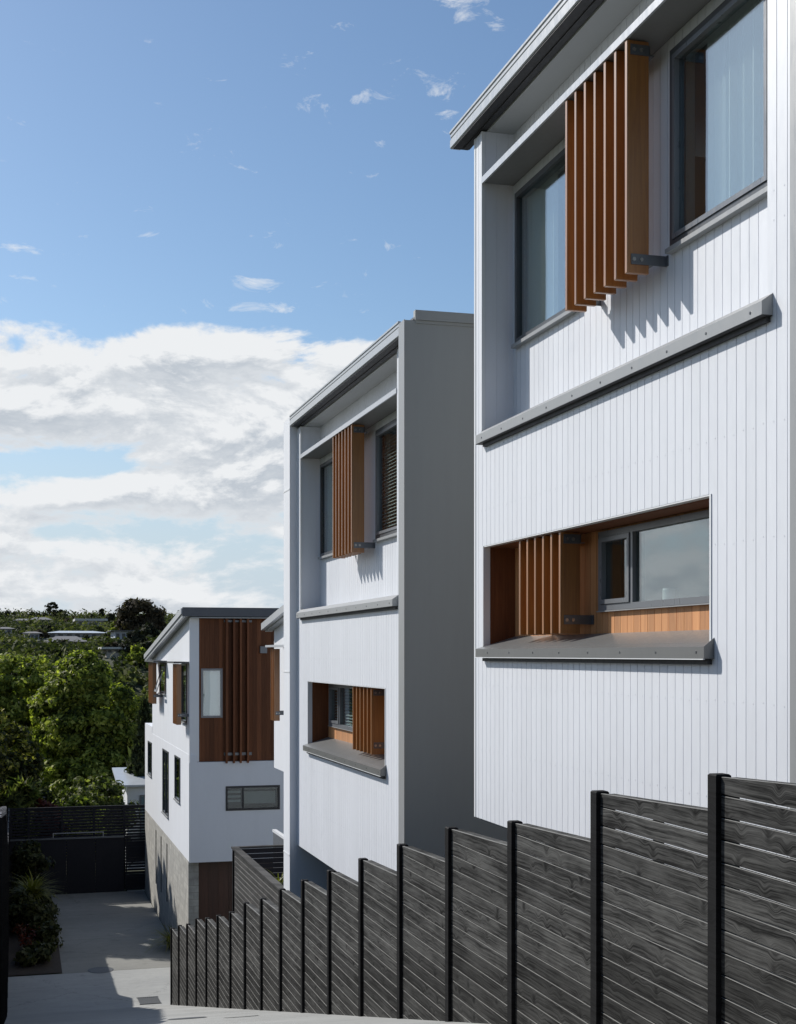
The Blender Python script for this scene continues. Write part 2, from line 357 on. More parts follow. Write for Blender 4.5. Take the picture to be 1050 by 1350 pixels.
# position p = elevation/.30
THR = [(0.0, g(.48)), (.10, g(.50)), (.22, g(.52)), (.30, g(.50)), (.36, g(.56)), (.44, g(.50)), (.50, g(.60)), (.60, g(.66)), (.67, g(.62)), (.72, g(.50)), (.76, g(.34)), (.80, g(.1)), (.9, g(.0))]
d0, n0 = density(0.); d1, n1 = density(.011)
cov = nt.map(d0, .0, .12, smooth=True)
lit = nt.map(nt.math('SUBTRACT', d0, d1), -.045, .055)              # edge with clear sky above is bright
thick = nt.map(d0, .02, .22)
cl_white, cl_grey = (8.5,8.7,8.9), (5.3,5.8,6.4)
ccol = nt.mix(nt.math('MULTIPLY', nt.math('SUBTRACT', 1., lit), nt.map(thick, 0, 1, .1, 1.)), cl_white, cl_grey)
# thin wisps higher up
wn = nt.noise(nt.vec(nt.math('MULTIPLY', az, 26.), nt.math('MULTIPLY', el, 60.), 9.), 1., 7, .68, .6)
wsum = nt.math('MULTIPLY', wn, 1.)
for q in [(600,45,42,44,0.158),(590,8,56,15,0.173),(525,135,27,20,0.158),(475,165,42,11,0.180),(585,158,30,15,0.173),(590,200,25,18,0.108),(655,85,17,18,0.144),(203,334,40,6,0.173),(40,362,52,9,0.144),(340,388,45,9,0.158),(430,373,56,13,0.158),(285,350,20,15,0.115),(520,341,25,7,0.144),(325,420,68,13,0.130),(420,412,62,10,0.115),(60,400,62,10,0.101),(15,422,37,7,0.130),(325,3,25,13,0.144)]:
    wsum = nt.math('ADD', wsum, gauss(el, *q))
wisp = nt.math('MULTIPLY', nt.map(wsum, .635, .87), .9)
skyc = nt.new('ShaderNodeVectorMath', operation='MULTIPLY'); nt.l.new(sky.outputs[0], skyc.inputs[0]); skyc.inputs[1].default_value = (.96, 1.07, 1.14)
hz = nt.map(el, 0., .24, .95, 0., smooth=True); c0 = nt.mix(hz, skyc.outputs[0], (5.6, 6.5, 7.5)); c = nt.mix(wisp, c0, cl_white); c = nt.mix(cov, c, ccol)
nt.l.new(c, bg.inputs[0]); bg.inputs[1].default_value = .10
SC.view_settings.view_transform = 'Standard'; SC.view_settings.look = 'None'; SC.view_settings.exposure = .0; SC.view_settings.gamma = 1
# ------------------------------------------------------------------ ground
def sstep(t): t = min(max(t, 0), 1); return t*t*(3-2*t)
def gz(y):
    if y < -2: return -1.744 + min(.42*(-2-y), 16)  # steep unseen rise behind the camera, shaped to block low sky light
    if y < 5: return -1.744
    lin = -.544 - .24*y
    if y < 36.2: return lin
    if y < 38: t = (y-36.2)/1.8; return lin + 0*t if y < 36.2 else (-9.232 - .24*1.8*(t - t*t/2))
    return -9.448 + .15*sstep((y-38)/8)
def hill(x, y):
    b = gz(min(y, 56))
    if x < -.32 and y < 58: b += 2.6*min(1, (-.32-x)/.3)*sstep((58-y)/3)
    if y > 56: b -= 1.6*sstep((y-56)/25)
    h = 10.6*sstep((y-100)/52) + .034*min(max(y-145, 0), 265)*(1 + .10*math.sin(x*.02+1.) + .05*math.sin(x*.05+y*.02))
    return b + h - 12*sstep((y-520)/500)
mb = MB()
ysamp = sorted(set([-200,-90,-40,-30,-20,-10,-2,0,3,5] + list(np.arange(6,40,.6)) + list(np.arange(40,60,2)) + list(np.arange(60,130,8)) + list(np.arange(130,560,14)) + [600,700,850,1100,1500,2200,3500]))
xsamp = [-2500,-1200,-600,-300,-180,-120,-80,-50,-30,-15,-6,-2,-.62,-.32,0,2,4,6,10,16,26,40,60,90,130,180,260,400,700,1300,2600]
V = [(x, y, hill(x, y)) for y in ysamp for x in xsamp]; n = len(xsamp)
F = [(j*n+i, j*n+i+1, (j+1)*n+i+1, (j+1)*n+i) for j in range(len(ysamp)-1) for i in range(n-1)]
mb.add(V, F); tag(mb.build('ground', M['ground']), kind='structure')
def strip(name, x0, x1, y0, y1, mat, dz, step=.5, joints=()):
    mb = MB(); ys = sorted(list(np.arange(y0, y1, step)) + [y1] + [j+d for j in joints for d in (-.007, .007)])
    for a, b in zip(ys, ys[1:]):
        if any(abs((a+b)/2-j) < .007 for j in joints): continue
        mb.quad((x0,a,gz(a)+dz),(x1,a,gz(a)+dz),(x1,b,gz(b)+dz),(x0,b,gz(b)+dz))
    return tag(mb.build(name, mat), kind='structure')
YJ = 41.3
strip('driveway', -.2, 3.98, 5, 36.5, M['drive'], .03, joints=(12.2,18.2,24.2,30.2,36.2))
strip('driveway', -.2, 4.86, 36.5, YJ, M['drive'], .03)
strip('courtyard', 1.33, 4.86, YJ+.016, 54.4, M['court'], .03, joints=(45.6,49.9))
strip('planting_bed', -.2, 1.33, YJ+.02, 54.2, M['soil'], .06)
# ------------------------------------------------------------------ windows and shutters
def window(parent, X, y0, y1, z0, z1, splits=(), fw=.055, casement=None, curtain=None, blinds=None, mat='dark', sash='frame', face=.03, deep=.09, gl='glass', nosill=False):
    """window in the plane X facing -X; frame > pane, sash, curtain"""
    f = MB(); x0, x1 = X-face, X+deep
    f.box(x0,x1,y0,y0+fw,z0,z1).box(x0,x1,y1-fw,y1,z0,z1).box(x0,x1,y0+fw,y1-fw,z1-fw,z1).box(x0,x1,y0+fw,y1-fw,z0,z0+fw)
    for s in splits: f.box(x0,x1,s-.025,s+.025,z0+fw,z1-fw)
    o = f.build('window', M[mat], parent)
    f = MB().box(X-face-(.01 if nosill else .035), X+.02, y0-.02, y1+.02, z0-(.012 if nosill else .04), z0-.003); f.build('sill', M['flash'], o)
    ed = [y0+fw] + [q for s in sorted(splits) for q in (s-.025, s+.025)] + [y1-fw]
    for i in range(0, len(ed), 2):
        a, b = ed[i], ed[i+1]; c, d = z0+fw, z1-fw
        if casement is None or i//2 in casement:
            s_ = MB(); w = .045; xs0, xs1 = x0-.012, X+.03
            s_.box(xs0,xs1,a+.004,a+w,c+.004,d-.004).box(xs0,xs1,b-w,b-.004,c+.004,d-.004).box(xs0,xs1,a+w,b-w,d-w,d-.004).box(xs0,xs1,a+w,b-w,c+.004,c+w)
            s_.build('sash', M[sash], o); a += w; b -= w; c += w; d -= w
        p = MB().box(X+.004, X+.014, a, b, c, d); p.build('pane', M[gl], o)
    if curtain:
        for (a, b) in curtain:
            cb = MB(); k = max(4, int(abs(b-a)/.035)); pts = [(X+.11+.025*math.sin(i*1.9)+.008*math.sin(i*5.1), a+(b-a)*i/k) for i in range(k+1)]
            for (xa, ya), (xb, yb) in zip(pts, pts[1:]): cb.quad((xa,ya,z0-.1),(xa,ya,z1),(xb,yb,z1),(xb,yb,z0-.1))
            cb.build('curtain', M['curtain'], o)
    if blinds:
        a, b = blinds; bb = MB(); z = z0+.06
        while z < z1-.06:
            bb.quad((X+.05,a,z),(X+.05,b,z),(X+.08,b,z+.026),(X+.08,a,z+.026)); z += .05
        bb.build('blind', M['blind'], o)
    return o
def shutter(parent, ylist, xo, xi, z0, z1, xw, zb=None, zt=None, t=.045, name='shutter', mat='cedar'):
    """vertical timber fins; ylist = near faces of the fins, first nearest the camera"""
    s = MB()
    for y in ylist: s.box(xo, xi, y, y+t, z0, z1)
    o = s.build(name, M[mat], parent)
    bv = o.modifiers.new('bevel', 'BEVEL'); bv.width = .006; bv.segments = 3
    yn, yf = min(ylist), max(ylist)
    for zc in ([zb] if zb is not None else []) + ([zt] if zt is not None else []):
        b = MB()
        b.box(xi+.004, xi+.05, yn+.002, yf+t, zc-.035, zc-.027).box(xi+.004, xi+.012, yn+.002, yf+t, zc-.027, zc+.045)
        if zc == zt: b.box(xo+.03, xi-.005, yn-.009, yn-.001, zc-.042, zc+.045)
        else:
            b.box(xo+.035, xw, yn-.009, yn-.001, zc-.042, zc+.045)         # end plate out to the wall
            b.box(xi+.05, xw, yf+t+.001, yf+t+.009, zc-.042, zc+.045)
            b.box(xw-.01, xw+.001, yn-.04, yn-.009, zc-.042, zc+.045)
        b.build('bracket', M['bracket'], o)
        q = []
        for y in ylist:
            for xx in (xo+.06, xo+.125):
                if y == yn: q.append(((xx, y-.009, zc), (0,-1,0), .017, .008, 10))
                elif xx > xo+.1: q.append(((xx, y-.0005, zc), (0,-1,0), .019, .01, 10))
        each('bolt', M['bolt'], o, q)
    return o
# ------------------------------------------------------------------ the two stepped town houses
XF, XB, XG = 4.90, 5.26, 4.76        # facade, recess back plane, gutter / fin front
def town_house(label, dz, yn, yf, recess, opening, upper_wins, lower_win, sh_up, sh_lo, finw, far_fin, phase, nailz, gut_far, blinds_up=None, fully=0.):
    Z = lambda z: z + dz
    root = thing('town_house', label, 'house', (XF, yn, Z(-1.8)))
    zb, zs = Z(-1.8), Z(5.69)
    rec = (recess[0], recess[1], Z(2.42), zs); opn = (opening[0], opening[1], Z(.06), Z(1.17))
    rects = carve(yn, yf, zb, zs, [rec, opn])
    m = MB(); clad_x(m, XF, rects, phase, nails=[Z(q) for q in nailz])
    for (a,b,c,d) in rects: m.box(XF+.008, XB-.004, a, b, c, d)
    # recess reveals with grooves (far reveal faces the camera)
    clad_y(m, recess[1]-.004, [(XF+.0, XB, Z(2.42), zs)], XF+.03)
    m.build('wall', M['white'], root)
    # corner trims
    boxes('corner_trim', M['trim'], root, [(XF-.008, XF+.03, recess[1]-.009, recess[1]+.03, Z(2.43), zs-.002), (XF-.006, XF+.05, yf-.04, yf+.006, zb, zs-.002), (XF-.006, XF+.03, opening[1]-.003, opening[1]+.02, Z(.07), Z(1.17)), (XF-.007, XF+.03, opening[0]-.02, opening[0]+.003, Z(.07), Z(1.17))])
    # back wall of recess
    uw = [(a, b, Z(3.36), Z(5.0)) for a, b in upper_wins]
    m = MB(); rr = carve(recess[0], recess[1], Z(2.38), zs, uw); clad_x(m, XB, rr, phase+.05)
    for (a,b,c_,d) in carve(yn, yf, Z(2.0), zs, uw): m.box(XB+.009, XB+.2, a, b, c_, d)
    m.build('recess_wall', M['white'], root)
    lw = (lower_win[0], lower_win[1], Z(.40), Z(1.13))
    m = MB(); rr = carve(opening[0], opening[1], Z(.13), Z(1.17), [lw]); clad_x(m, XB, rr, phase, pitch=.135, g=.006, d=.01)
    for (a,b,c_,d) in carve(yn, yf, zb, Z(2.0)-.001, [lw]): m.box(XB+.011, XB+.2, a, b, c_, d)
    m.build('timber_back_wall', M['cedar_board'], root)
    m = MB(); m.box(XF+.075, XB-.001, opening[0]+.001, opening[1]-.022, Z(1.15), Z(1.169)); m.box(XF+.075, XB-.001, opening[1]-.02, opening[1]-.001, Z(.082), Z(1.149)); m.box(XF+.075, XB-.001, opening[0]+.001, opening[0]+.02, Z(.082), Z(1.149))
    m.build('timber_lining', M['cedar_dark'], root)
    m = MB(); m.box(XF-.004, XF+.074, opening[1]-.012, opening[1]-.001, Z(.082), Z(1.169)); m.box(XF+.002, XF+.074, opening[0]+.001, opening[0]+.012, Z(.082), Z(1.149)); m.box(XF+.002, XF+.074, opening[0]+.013, opening[1]-.013, Z(1.158), Z(1.169))
    m.build('opening_trim', M['trim'], root)
    # shell: floors, side walls, rear
    m = MB(); m.box(XB+.2, 12, yn, yf, zb, zb+.25).box(XB+.2, 8.2, yn+.2, yf-.2, Z(1.6), Z(1.9)).box(8.2, 12, yn+.2, yf-.2, zb+.25, zs).box(XB+.2, 12, yf-.2, yf-.001, zb+.25, zs).box(XB+.2, 12, yn+.001, yn+.2, zb+.25, zs)
    m.build('inner_wall', M['room'], root)
    # near grey party wall
    ny = yn - finw
    m = MB(); m.box(XG+.01, 12.6, ny, yn-.001, -10.2, Z(5.885)); m.build('party_wall', M['grey_wall'], root)
    m = MB(); m.box(XG, XG+.009, ny-.004, yn+.004, -10., Z(5.89)); m.build('wall_flashing', M['flash'], root)
    if far_fin:
        m = MB(); m.box(XG+.002, 12.5, yf+.004, far_fin, -10.4, Z(5.9)); m.build('fin_wall', M['white_panel'], root)
        boxes('flashing_joint', M['trim'], root, [(XG-.004, XG+.03, yf+.0, far_fin+.006, zz, zz+.022) for zz in (Z(4.6), Z(1.3), Z(-2.), Z(-4.7))])
    # base wall under the cladding
    m = MB(); m.box(XF+.72, 12, yn, yf+(.0 if far_fin else .0)-.001, -10.3, zb-.002); m.build('foundation_wall', M['basewall'], root)
    m = MB(); m.box(XF+.05, XF+.72, yn+.002, yf-.002, zb-.03, zb-.003); m.build('soffit', M['basewall'], root)
    # ledge flashing between storeys
    m = MB(); xo = XF-.085
    y0, y1 = recess[0]-.07, recess[1]-.02
    m.ext_y([(xo, Z(2.275)), (XF+.001, Z(2.275)), (XF+.001, Z(2.425)), (xo, Z(2.365))], y0, y1)
    m.ext_y([(XF+.002, Z(2.40)), (XB-.001, Z(2.40)), (XB-.001, Z(2.455)), (XF+.002, Z(2.426))], recess[0], recess[1]-.012)
    lg = m.build('ledge', M['flash'], root)
    each('screw', M['dark'], lg, [((xo+.001, y, Z(2.318)), (-1,0,0), .011, .004, 8) for y in np.arange(y0+.15, y1-.05, .62)])
    MB().box(xo+.05, XF-.001, y0+.03, y1-.1, Z(2.235), Z(2.2685)).build('under_tray', M['tray_and_shade'], lg)
    MB().box(xo+.006, XF-.002, y0+.004, y1-.004, Z(2.269), Z(2.2745)).build('ledge_shade_sheet', M['tray_and_shade'], lg)  # dark sheet painting the shade under the ledge lip
    # window sill tray
    m = MB(); y0, y1 = opening[0]-.06, opening[1]+.02
    m.ext_y([(xo, Z(-.035)), (XF-.001, Z(-.035)), (XF-.001, Z(.079)), (xo, Z(.052))], y0, min(y1, yf+.004))
    m.ext_y([(XF, Z(.05)), (XB-.002, Z(.05)), (XB-.002, Z(.190)), (XF, Z(.080))], opening[0]+.002, opening[1]-.002)
    m.ext_y([(xo, Z(.0525)), (XF-.001, Z(.0795)), (XF-.001, Z(.118))], y0, y0+.006)
    lg = m.build('sill_tray', M['sill'], root)
    each('screw', M['dark'], lg, [((xo+.001, y, Z(.012)), (-1,0,0), .011, .004, 8) for y in np.arange(y0+.12, min(y1, yf)-.05, .66)])
    MB().box(xo+.045, XF-.001, y0+.035, min(y1, yf)-.1, Z(-.078), Z(-.0445)).build('under_tray', M['tray_and_shade'], lg)
    m = MB(); m.box(xo-.003, xo+.012, y0+.01, min(y1, yf)-.01, Z(-.043), Z(-.036)); m.build('drip_edge', M['trim'], lg)
    # window hood
    m = MB(); m.box(XF-.012, XF+.01, recess[0]+.004, recess[1]-.012, Z(5.115), Z(5.185)); m.box(XF+.011, XB-.002, recess[0]+.004, recess[1]-.012, Z(5.165), Z(5.184))
    hd = m.build('window_hood', M['hood'], root); MB().box(XF+.0105, XB-.003, recess[0]+.006, recess[1]-.014, Z(5.125), Z(5.163)).build('hood_lining', M['hoodunder'], hd)
    # soffit, fascia, gutter and roof
    gn = yn+.003
    m = MB(); m.box(XG+.202, XB+.2, gn, yf+(.02 if far_fin is None else -.002), Z(5.692), Z(5.715)); m.build('soffit', M['soffit'], root)
    m = MB(); m.box(XG+.125, XG+.2, gn, gut_far-.1, Z(5.71), Z(5.92)); m.build('fascia', M['tray_and_shade'], root); MB().box(XG+.016, XG+.2, gn, gut_far-.05, Z(5.722), Z(5.733)).build('gutter_shade_sheet', M['tray_and_shade'], root)  # lower dark sheet paints the shade under the gutter
    x = XG
    prof = [(x+.012,Z(5.735)),(x+.122,Z(5.735)),(x+.122,Z(5.90)),(x+.10,Z(5.90)),(x+.10,Z(5.755)),(x+.03,Z(5.755)),(x+.03,Z(5.928)),(x-.008,Z(5.928)),(x-.008,Z(5.905)),(x+.004,Z(5.897)),(x+.004,Z(5.862)),(x+.012,Z(5.855)),(x+.012,Z(5.84)),(x+.0,Z(5.83)),(x+.0,Z(5.745))]
    m = MB().ext_y(prof, gn, gut_far)
    if far_fin is None: m.box(x+.013, x+.121, gut_far+.001, gut_far+.006, Z(5.737), Z(5.9))
    m.build('gutter', M['gutter'], root)
    m = MB(); m.box(XF+.15, 12.8, yn-.2, (gut_far-.05 if far_fin is None else far_fin-.02), Z(5.93), Z(6.0)); m.box(XF+.02, XF+.149, yn-.2, yf, Z(5.93), Z(5.96)); m.build('roof', M['roof'], root)
    m = MB(); m.box(XF+.0, 12.8, ny-.03, ny-.002, Z(5.89), Z(6.015)); m.box(XF+.012, 12.8, ny-.012, ny-.002, Z(5.85), Z(5.889)); m.box(XF, 12.8, ny-.001, yn-.202, Z(5.93), Z(6.015)); m.build('barge_flashing', M['grey_wall'], root)
    if far_fin is None:
        m = MB(); m.box(XG+.165, XF+.03, yf+.03, yf+.09, Z(5.6), Z(5.68)); m.build('end_bracket', M['trim'], root)
    # windows
    for i, (a, b) in enumerate(upper_wins):
        bl = blinds_up and blinds_up.get(i)
        cu = None if bl else ([(a+.03, a+1.2)] if i == 0 else [(b-.9, b-.05)])
        window(root, XB, a, b, Z(3.36), Z(5.0), casement=(0,) if i == 0 else (), curtain=cu, blinds=(a+.05, b-.05) if bl else None, gl='glass2' if bl else 'glass')
    split = lower_win[2]
    window(root, XB, lower_win[0], lower_win[1], Z(.40), Z(1.13), splits=(split,), casement=(1,), mat='frame', nosill=True, curtain=None, blinds=(lower_win[0]+.1, lower_win[1]-.1) if lower_win[3] else None)
    s = shutter(root, sh_up, XF, XF+.2, Z(3.17), Z(5.11), XB, Z(3.285), Z(5.03)); s2 = shutter(root, sh_lo, XF+.035, XF+.235, Z(.19), Z(1.145), XB, Z(.32), Z(1.08), name='shutter')
    return root
H1 = town_house('nearest tall white grooved townhouse, at the right edge, with charcoal ledges and cedar louvres', 0., 7.75, 14.39, (8.26,14.14), (9.05,14.1),
    [(8.75,10.35),(12.3,14.02)], (9.15,11.80,11.09,False), [10.47+i*.2145 for i in range(7)], [12.0+i*.212 for i in range(6)], .3, None, .03, (-1.05,-.35,.78,1.55,2.9,3.1), 14.85)
H2 = town_house('middle white grooved townhouse with wide plain grey side wall and two cedar louvre screens', -1.64, 17.02, 24.3, (17.6,24.0), (18.2,23.37),
    [(18.2,20.0),(21.8,23.9)], (19.95,23.2,22.4,True), [20.16+i*.207 for i in range(7)], [19.1+i*.22 for i in range(6)], .26, 24.88, .06, (-1.05,-.35,.78,1.55), 24.295, blinds_up={0:True})
# white bowl on the inside ledge seen through the lower window of the near house
m = MB(); m.tube([(5.42,10.72,.40),(5.42,10.72,.41),(5.42,10.72,.55),(5.42,10.72,.56)], [.06,.065,.065,.06], 18)
tag(m.build('candle', M['ceramic'], smooth=False), 'white round candle on the inner sill behind the near house lower window', 'candle')
MB().box(XB+.16, XB+.45, 9.2, 11.7, .37, .399).build('inner_sill', M['trim'], H1)
# ------------------------------------------------------------------ end house with the blockwork base
E = thing('end_house', 'farthest white house with blockwork base, timber clad gable end and sloping roof', 'house', (4.9,40.2,-9.3))
Y3, X3 = 40.2, 4.9
wins_low = [(51.5,52.9,-4.55,-3.3),(45.7,47.5,-5.4,-3.24),(42.4,43.8,-4.57,-3.2)]
wins_up = [(46.6,48.6,-1.35,-.32),(40.75,42.0,-2.05,-.3)]
def rz(y): return 1.26 - 1.34*(y-39.9)/11.8
m = MB()
for (a,b,c,d) in carve(40.05, 54.3, -6.08, -2.95, wins_low): m.box(4.893, 5.1, a, b, c, d)
m.box(5.1, 11, 54.1, 54.3, -6.08, -2.7).box(5.1, 11, 51.2, 54.1, -2.95, -2.7).box(4.893, 5.1, 51.42, 54.3, -2.949, -2.7)
m.box(5.1, 5.94, 40.05, 40.2, -6.08, -3.16).box(7.55, 11, 40.05, 40.2, -6.08, -3.16).box(5.94, 7.55, 40.05, 40.2, -6.08, -4.6).box(5.94, 7.55, 40.05, 40.2, -3.88, -3.16)
m.build('lower_wall', M['white_panel'], E)
m = MB()
for (a,b,c,d) in carve(Y3, 51.4, -2.949, -.1, wins_up): m.box(4.9, 5.1, a, b, c, d)
m.add([(4.9,Y3,-.1),(4.9,51.4,-.1),(4.9,51.4,rz(51.4)-.16),(4.9,Y3,rz(Y3)-.16),(5.1,Y3,-.1),(5.1,51.4,-.1),(5.1,51.4,rz(51.4)-.16),(5.1,Y3,rz(Y3)-.16)],[(0,3,2,1),(4,5,6,7),(0,4,7,3),(1,2,6,5),(3,7,6,2)])
m.box(5.1, 11, 51.2, 51.4, -3., rz(51.4)-.18)
m.build('upper_wall', M['white_panel'], E)
m = MB().box(4.893, 5.17, Y3-.09, Y3-.001, -3.15, 1.06).box(4.87,4.9,40.03,40.048,-6.08,-3.16); m.build('corner_trim', M['trim'], E)
m = MB(); clad_y(m, Y3-.06, carve(5.17, 11, -3.15, 1.06, [(5.23,5.86,-1.87,-.43)]), 5.2, .14, .006, .01); 
for (a,b,c,d) in carve(5.17, 11, -3.15, 1.06, [(5.23,5.86,-1.87,-.43)]): m.box(a,b,Y3-.048,Y3-.002,c,d)
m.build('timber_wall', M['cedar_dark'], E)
m = MB()
for px in (299,308.6,317.5,327): x = xat(px, Y3-.2); m.box(x-.028, x+.028, Y3-.26, Y3-.07, -3.2, 1.03)
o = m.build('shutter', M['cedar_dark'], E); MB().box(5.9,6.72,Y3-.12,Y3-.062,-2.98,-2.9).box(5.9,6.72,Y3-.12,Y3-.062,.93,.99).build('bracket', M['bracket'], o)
def win_y(parent, Y, x0, x1, z0, z1, fw=.06, split=None, curtain=False, mat='frame', dark=False):
    f = MB(); f.box(x0,x0+fw,Y-.03,Y+.06,z0,z1).box(x1-fw,x1,Y-.03,Y+.06,z0,z1).box(x0+fw,x1-fw,Y-.03,Y+.06,z1-fw,z1).box(x0+fw,x1-fw,Y-.03,Y+.06,z0,z0+fw)
    if split: f.box(split-.025,split+.025,Y-.03,Y+.06,z0+fw,z1-fw)
    o = f.build('window', M[mat], parent); MB().box(x0+fw,x1-fw,Y+.0,Y+.01,z0+fw,z1-fw).build('pane', M['glass2' if dark else 'glass'], o)
    if dark: MB().box(x0,x1,Y+.5,Y+.52,z0-.3,z1+.3).build('inner_wall', M['tray_and_shade'], o)  # near-black backing added to darken the room behind the pane
    if curtain: MB().box(x0+.02,x1-.02,Y+.12,Y+.14,z0,z1-.1).build('blind', M['ceramic'], o)
    return o
win_y(E, Y3-.06, 5.23, 5.86, -1.87, -.43, curtain=True)
lw_ = win_y(E, 40.06, 5.94, 7.55, -4.6, -3.88, split=6.45, mat='tray_and_shade', dark=True)
m = MB()
for k in range(3): m.box(6.02,6.4,40.16,40.17,-4.1-.13*k,-4.03-.13*k)
m.build('blind', M['soffit'], lw_); MB().box(6.5,7.44,40.18,40.19,-4.42,-4.06).box(6.5,7.44,40.18,40.19,-4.0,-3.95).build('curtain', M['room'], lw_)
for (a,b,c,d) in wins_low + wins_up: window(E, 4.9 if d > -1 else 4.893, a, b, c, d, casement=(), mat='dark', splits=((a+b)/2,) if d < -3 and b-a > 1.5 else (), blinds=(a+.1,b-.1) if c == -2.05 else None)
sh = lambda y, z: (4.87-.26*(-.42-z)/.85, y, z)
m = MB()
for (a,b,c,d) in ((46.7,47.5,-.48,-.42),(46.7,47.5,-1.27,-1.21),(46.7,46.76,-1.21,-.48),(47.44,47.5,-1.21,-.48)):
    q = [sh(a,c),sh(b,c),sh(b,d),sh(a,d)]; m.add(q+[(x-.03,y,z-.01) for x,y,z in q], [(0,1,2,3),(7,6,5,4),(0,4,5,1),(1,5,6,2),(2,6,7,3),(3,7,4,0)])
m.build('open_sash', M['frame'], E)
MB().box(6.96,7.16,Y3-.2,Y3-.061,.02,.22).build('wall_light', M['frame'], E)
for ys, h in (((40.35,), 1),): pass
s = shutter(E, [40.4+i*.19 for i in range(6)], 4.55, 4.69, -2.08, -.3, 4.9, -1.8, None)
s = shutter(E, [47.7+i*.2 for i in range(8)], 4.55, 4.69, -1.72, -.3, 4.9, -1.45, None)
m = MB().box(4.45,4.9,40.2,42.2,-.28,-.23).box(4.45,4.9,46.3,49.6,-.28,-.23); m.build('window_hood', M['dark'], E)
# roof: slab sloping down away from the camera, with gutter
m = MB(); y0, y1 = 39.9, 51.75
def slab(m, x0, x1, ya, yb, off0, off1):
    v = [(x0,ya,rz(ya)+off0),(x1,ya,rz(ya)+off0),(x1,yb,rz(yb)+off0),(x0,yb,rz(yb)+off0),(x0,ya,rz(ya)+off1),(x1,ya,rz(ya)+off1),(x1,yb,rz(yb)+off1),(x0,yb,rz(yb)+off1)]
    m.add(v, [(0,3,2,1),(4,5,6,7),(0,1,5,4),(1,2,6,5),(2,3,7,6),(3,0,4,7)])
slab(m, 4.74, 11.4, y0, y1, -.06, .08); m.build('roof', M['roof'], E)
m = MB(); m.box(4.66, 11.4, y0-.03, y0-.002, rz(y0)-.17, rz(y0)+.09); m.build('barge_board', M['roof'], E)
m = MB(); slab(m, 4.62, 4.735, y0, y1, -.10, .06); slab(m, 4.66, 4.735, y0+.001, y1, -.2, -.102); m.build('gutter', M['gutter'], E)
m = MB(); slab(m, 4.74, 5.1, y0+.02, y1-.02, -.15, -.062); m.box(4.9, 11, y0+.001, Y3-.092, 1.04, 1.07); m.build('soffit', M['soffit'], E)
MB().box(5.1,11,51.15,51.19,-6,-3).box(8.9,9.0,40.3,51,-6,.4).box(5.1,9,40.3,51.1,-3.1,-3.0).build('inner_wall', M['room'], E)
m = MB(); slots = [(49.8,50.1),(48.0,48.3),(46.1,46.4)]
for (a,b,c,d) in carve(40.35, 54.25, -9.6, -6.082, [(a,b,-8.3,-6.35) for a,b in slots]): m.box(4.89, 5.1, a, b, c, d)
m.box(5.101, 5.19, 40.35, 40.6, -9.6, -6.082).build('block_wall', M['block'], E)
boxes('slot_shade_fill', M['slot_shade'], E, [(4.9,5.09,a+.002,b-.002,-8.298,-6.352) for a,b in slots])  # flush black fillers painting the deep shade in the slots
m = MB(); clad_y(m, 40.6, [(5.19,9.5,-9.5,-6.08)], 5.2, .3, .01, .01); m.box(5.19,9.5,40.612,40.7,-9.5,-6.08); m.build('garage_door', M['door_wood'], E)
# ------------------------------------------------------------------ house between
Bh = thing('set_back_house', 'white house set back behind the middle townhouse, with small eave and cedar shutter', 'house', (6.3,34.2,-8))
def rz2(y): return 1.05 - .125*(y-31.7)
m = MB(); X2 = 6.3
m.add([(X2,27,-2.87),(X2,34.2,-2.87),(X2,34.2,rz2(34.2)-.12),(X2,27,rz2(27)-.12),(11,27,-2.87),(11,34.2,-2.87),(11,34.2,rz2(34.2)-.12),(11,27,rz2(27)-.12)],[(0,3,2,1),(4,5,6,7),(0,4,7,3),(1,2,6,5),(3,7,6,2),(0,1,5,4)])
m.build('upper_wall', M['white_panel'], Bh)
MB().box(6.62,11,27.2,33.9,-9.6,-2.872).build('lower_wall', M['white_panel'], Bh)
def slab2(m, x0, x1, ya, yb, o0, o1):
    v = [(x0,ya,rz2(ya)+o0),(x1,ya,rz2(ya)+o0),(x1,yb,rz2(yb)+o0),(x0,yb,rz2(yb)+o0),(x0,ya,rz2(ya)+o1),(x1,ya,rz2(ya)+o1),(x1,yb,rz2(yb)+o1),(x0,yb,rz2(yb)+o1)]
    m.add(v, [(0,3,2,1),(4,5,6,7),(0,1,5,4),(1,2,6,5),(2,3,7,6),(3,0,4,7)])
m = MB(); slab2(m, 6.13, 11.3, 26.8, 34.5, -.02, .1); m.build('roof', M['roof'], Bh)
m = MB(); slab2(m, 6.02, 6.125, 26.8, 34.5, -.1, .07); m.build('gutter', M['gutter'], Bh)
m = MB(); slab2(m, 6.126, 6.3, 26.8, 34.48, -.14, -.022); m.build('soffit', M['soffit'], Bh)
shutter(Bh, [32.3+i*.2 for i in range(3)], 5.95, 6.09, -1.6, .12, 6.3, -1.42, None)
MB().box(5.86,6.3,30.6,33.0,.16,.21).build('window_hood', M['hood'], Bh)
window(Bh, 6.62, 31.6, 33.6, -7., -3.2, casement=(), mat='dark')
m = MB(); m.box(6.22,6.26,31.8,33.9,-5.6,-4.451); o = m.build('balcony_screen', M['frame'], Bh); MB().box(6.2,6.3,31.8,33.9,-4.45,-4.39).build('handrail', M['trim'], o)
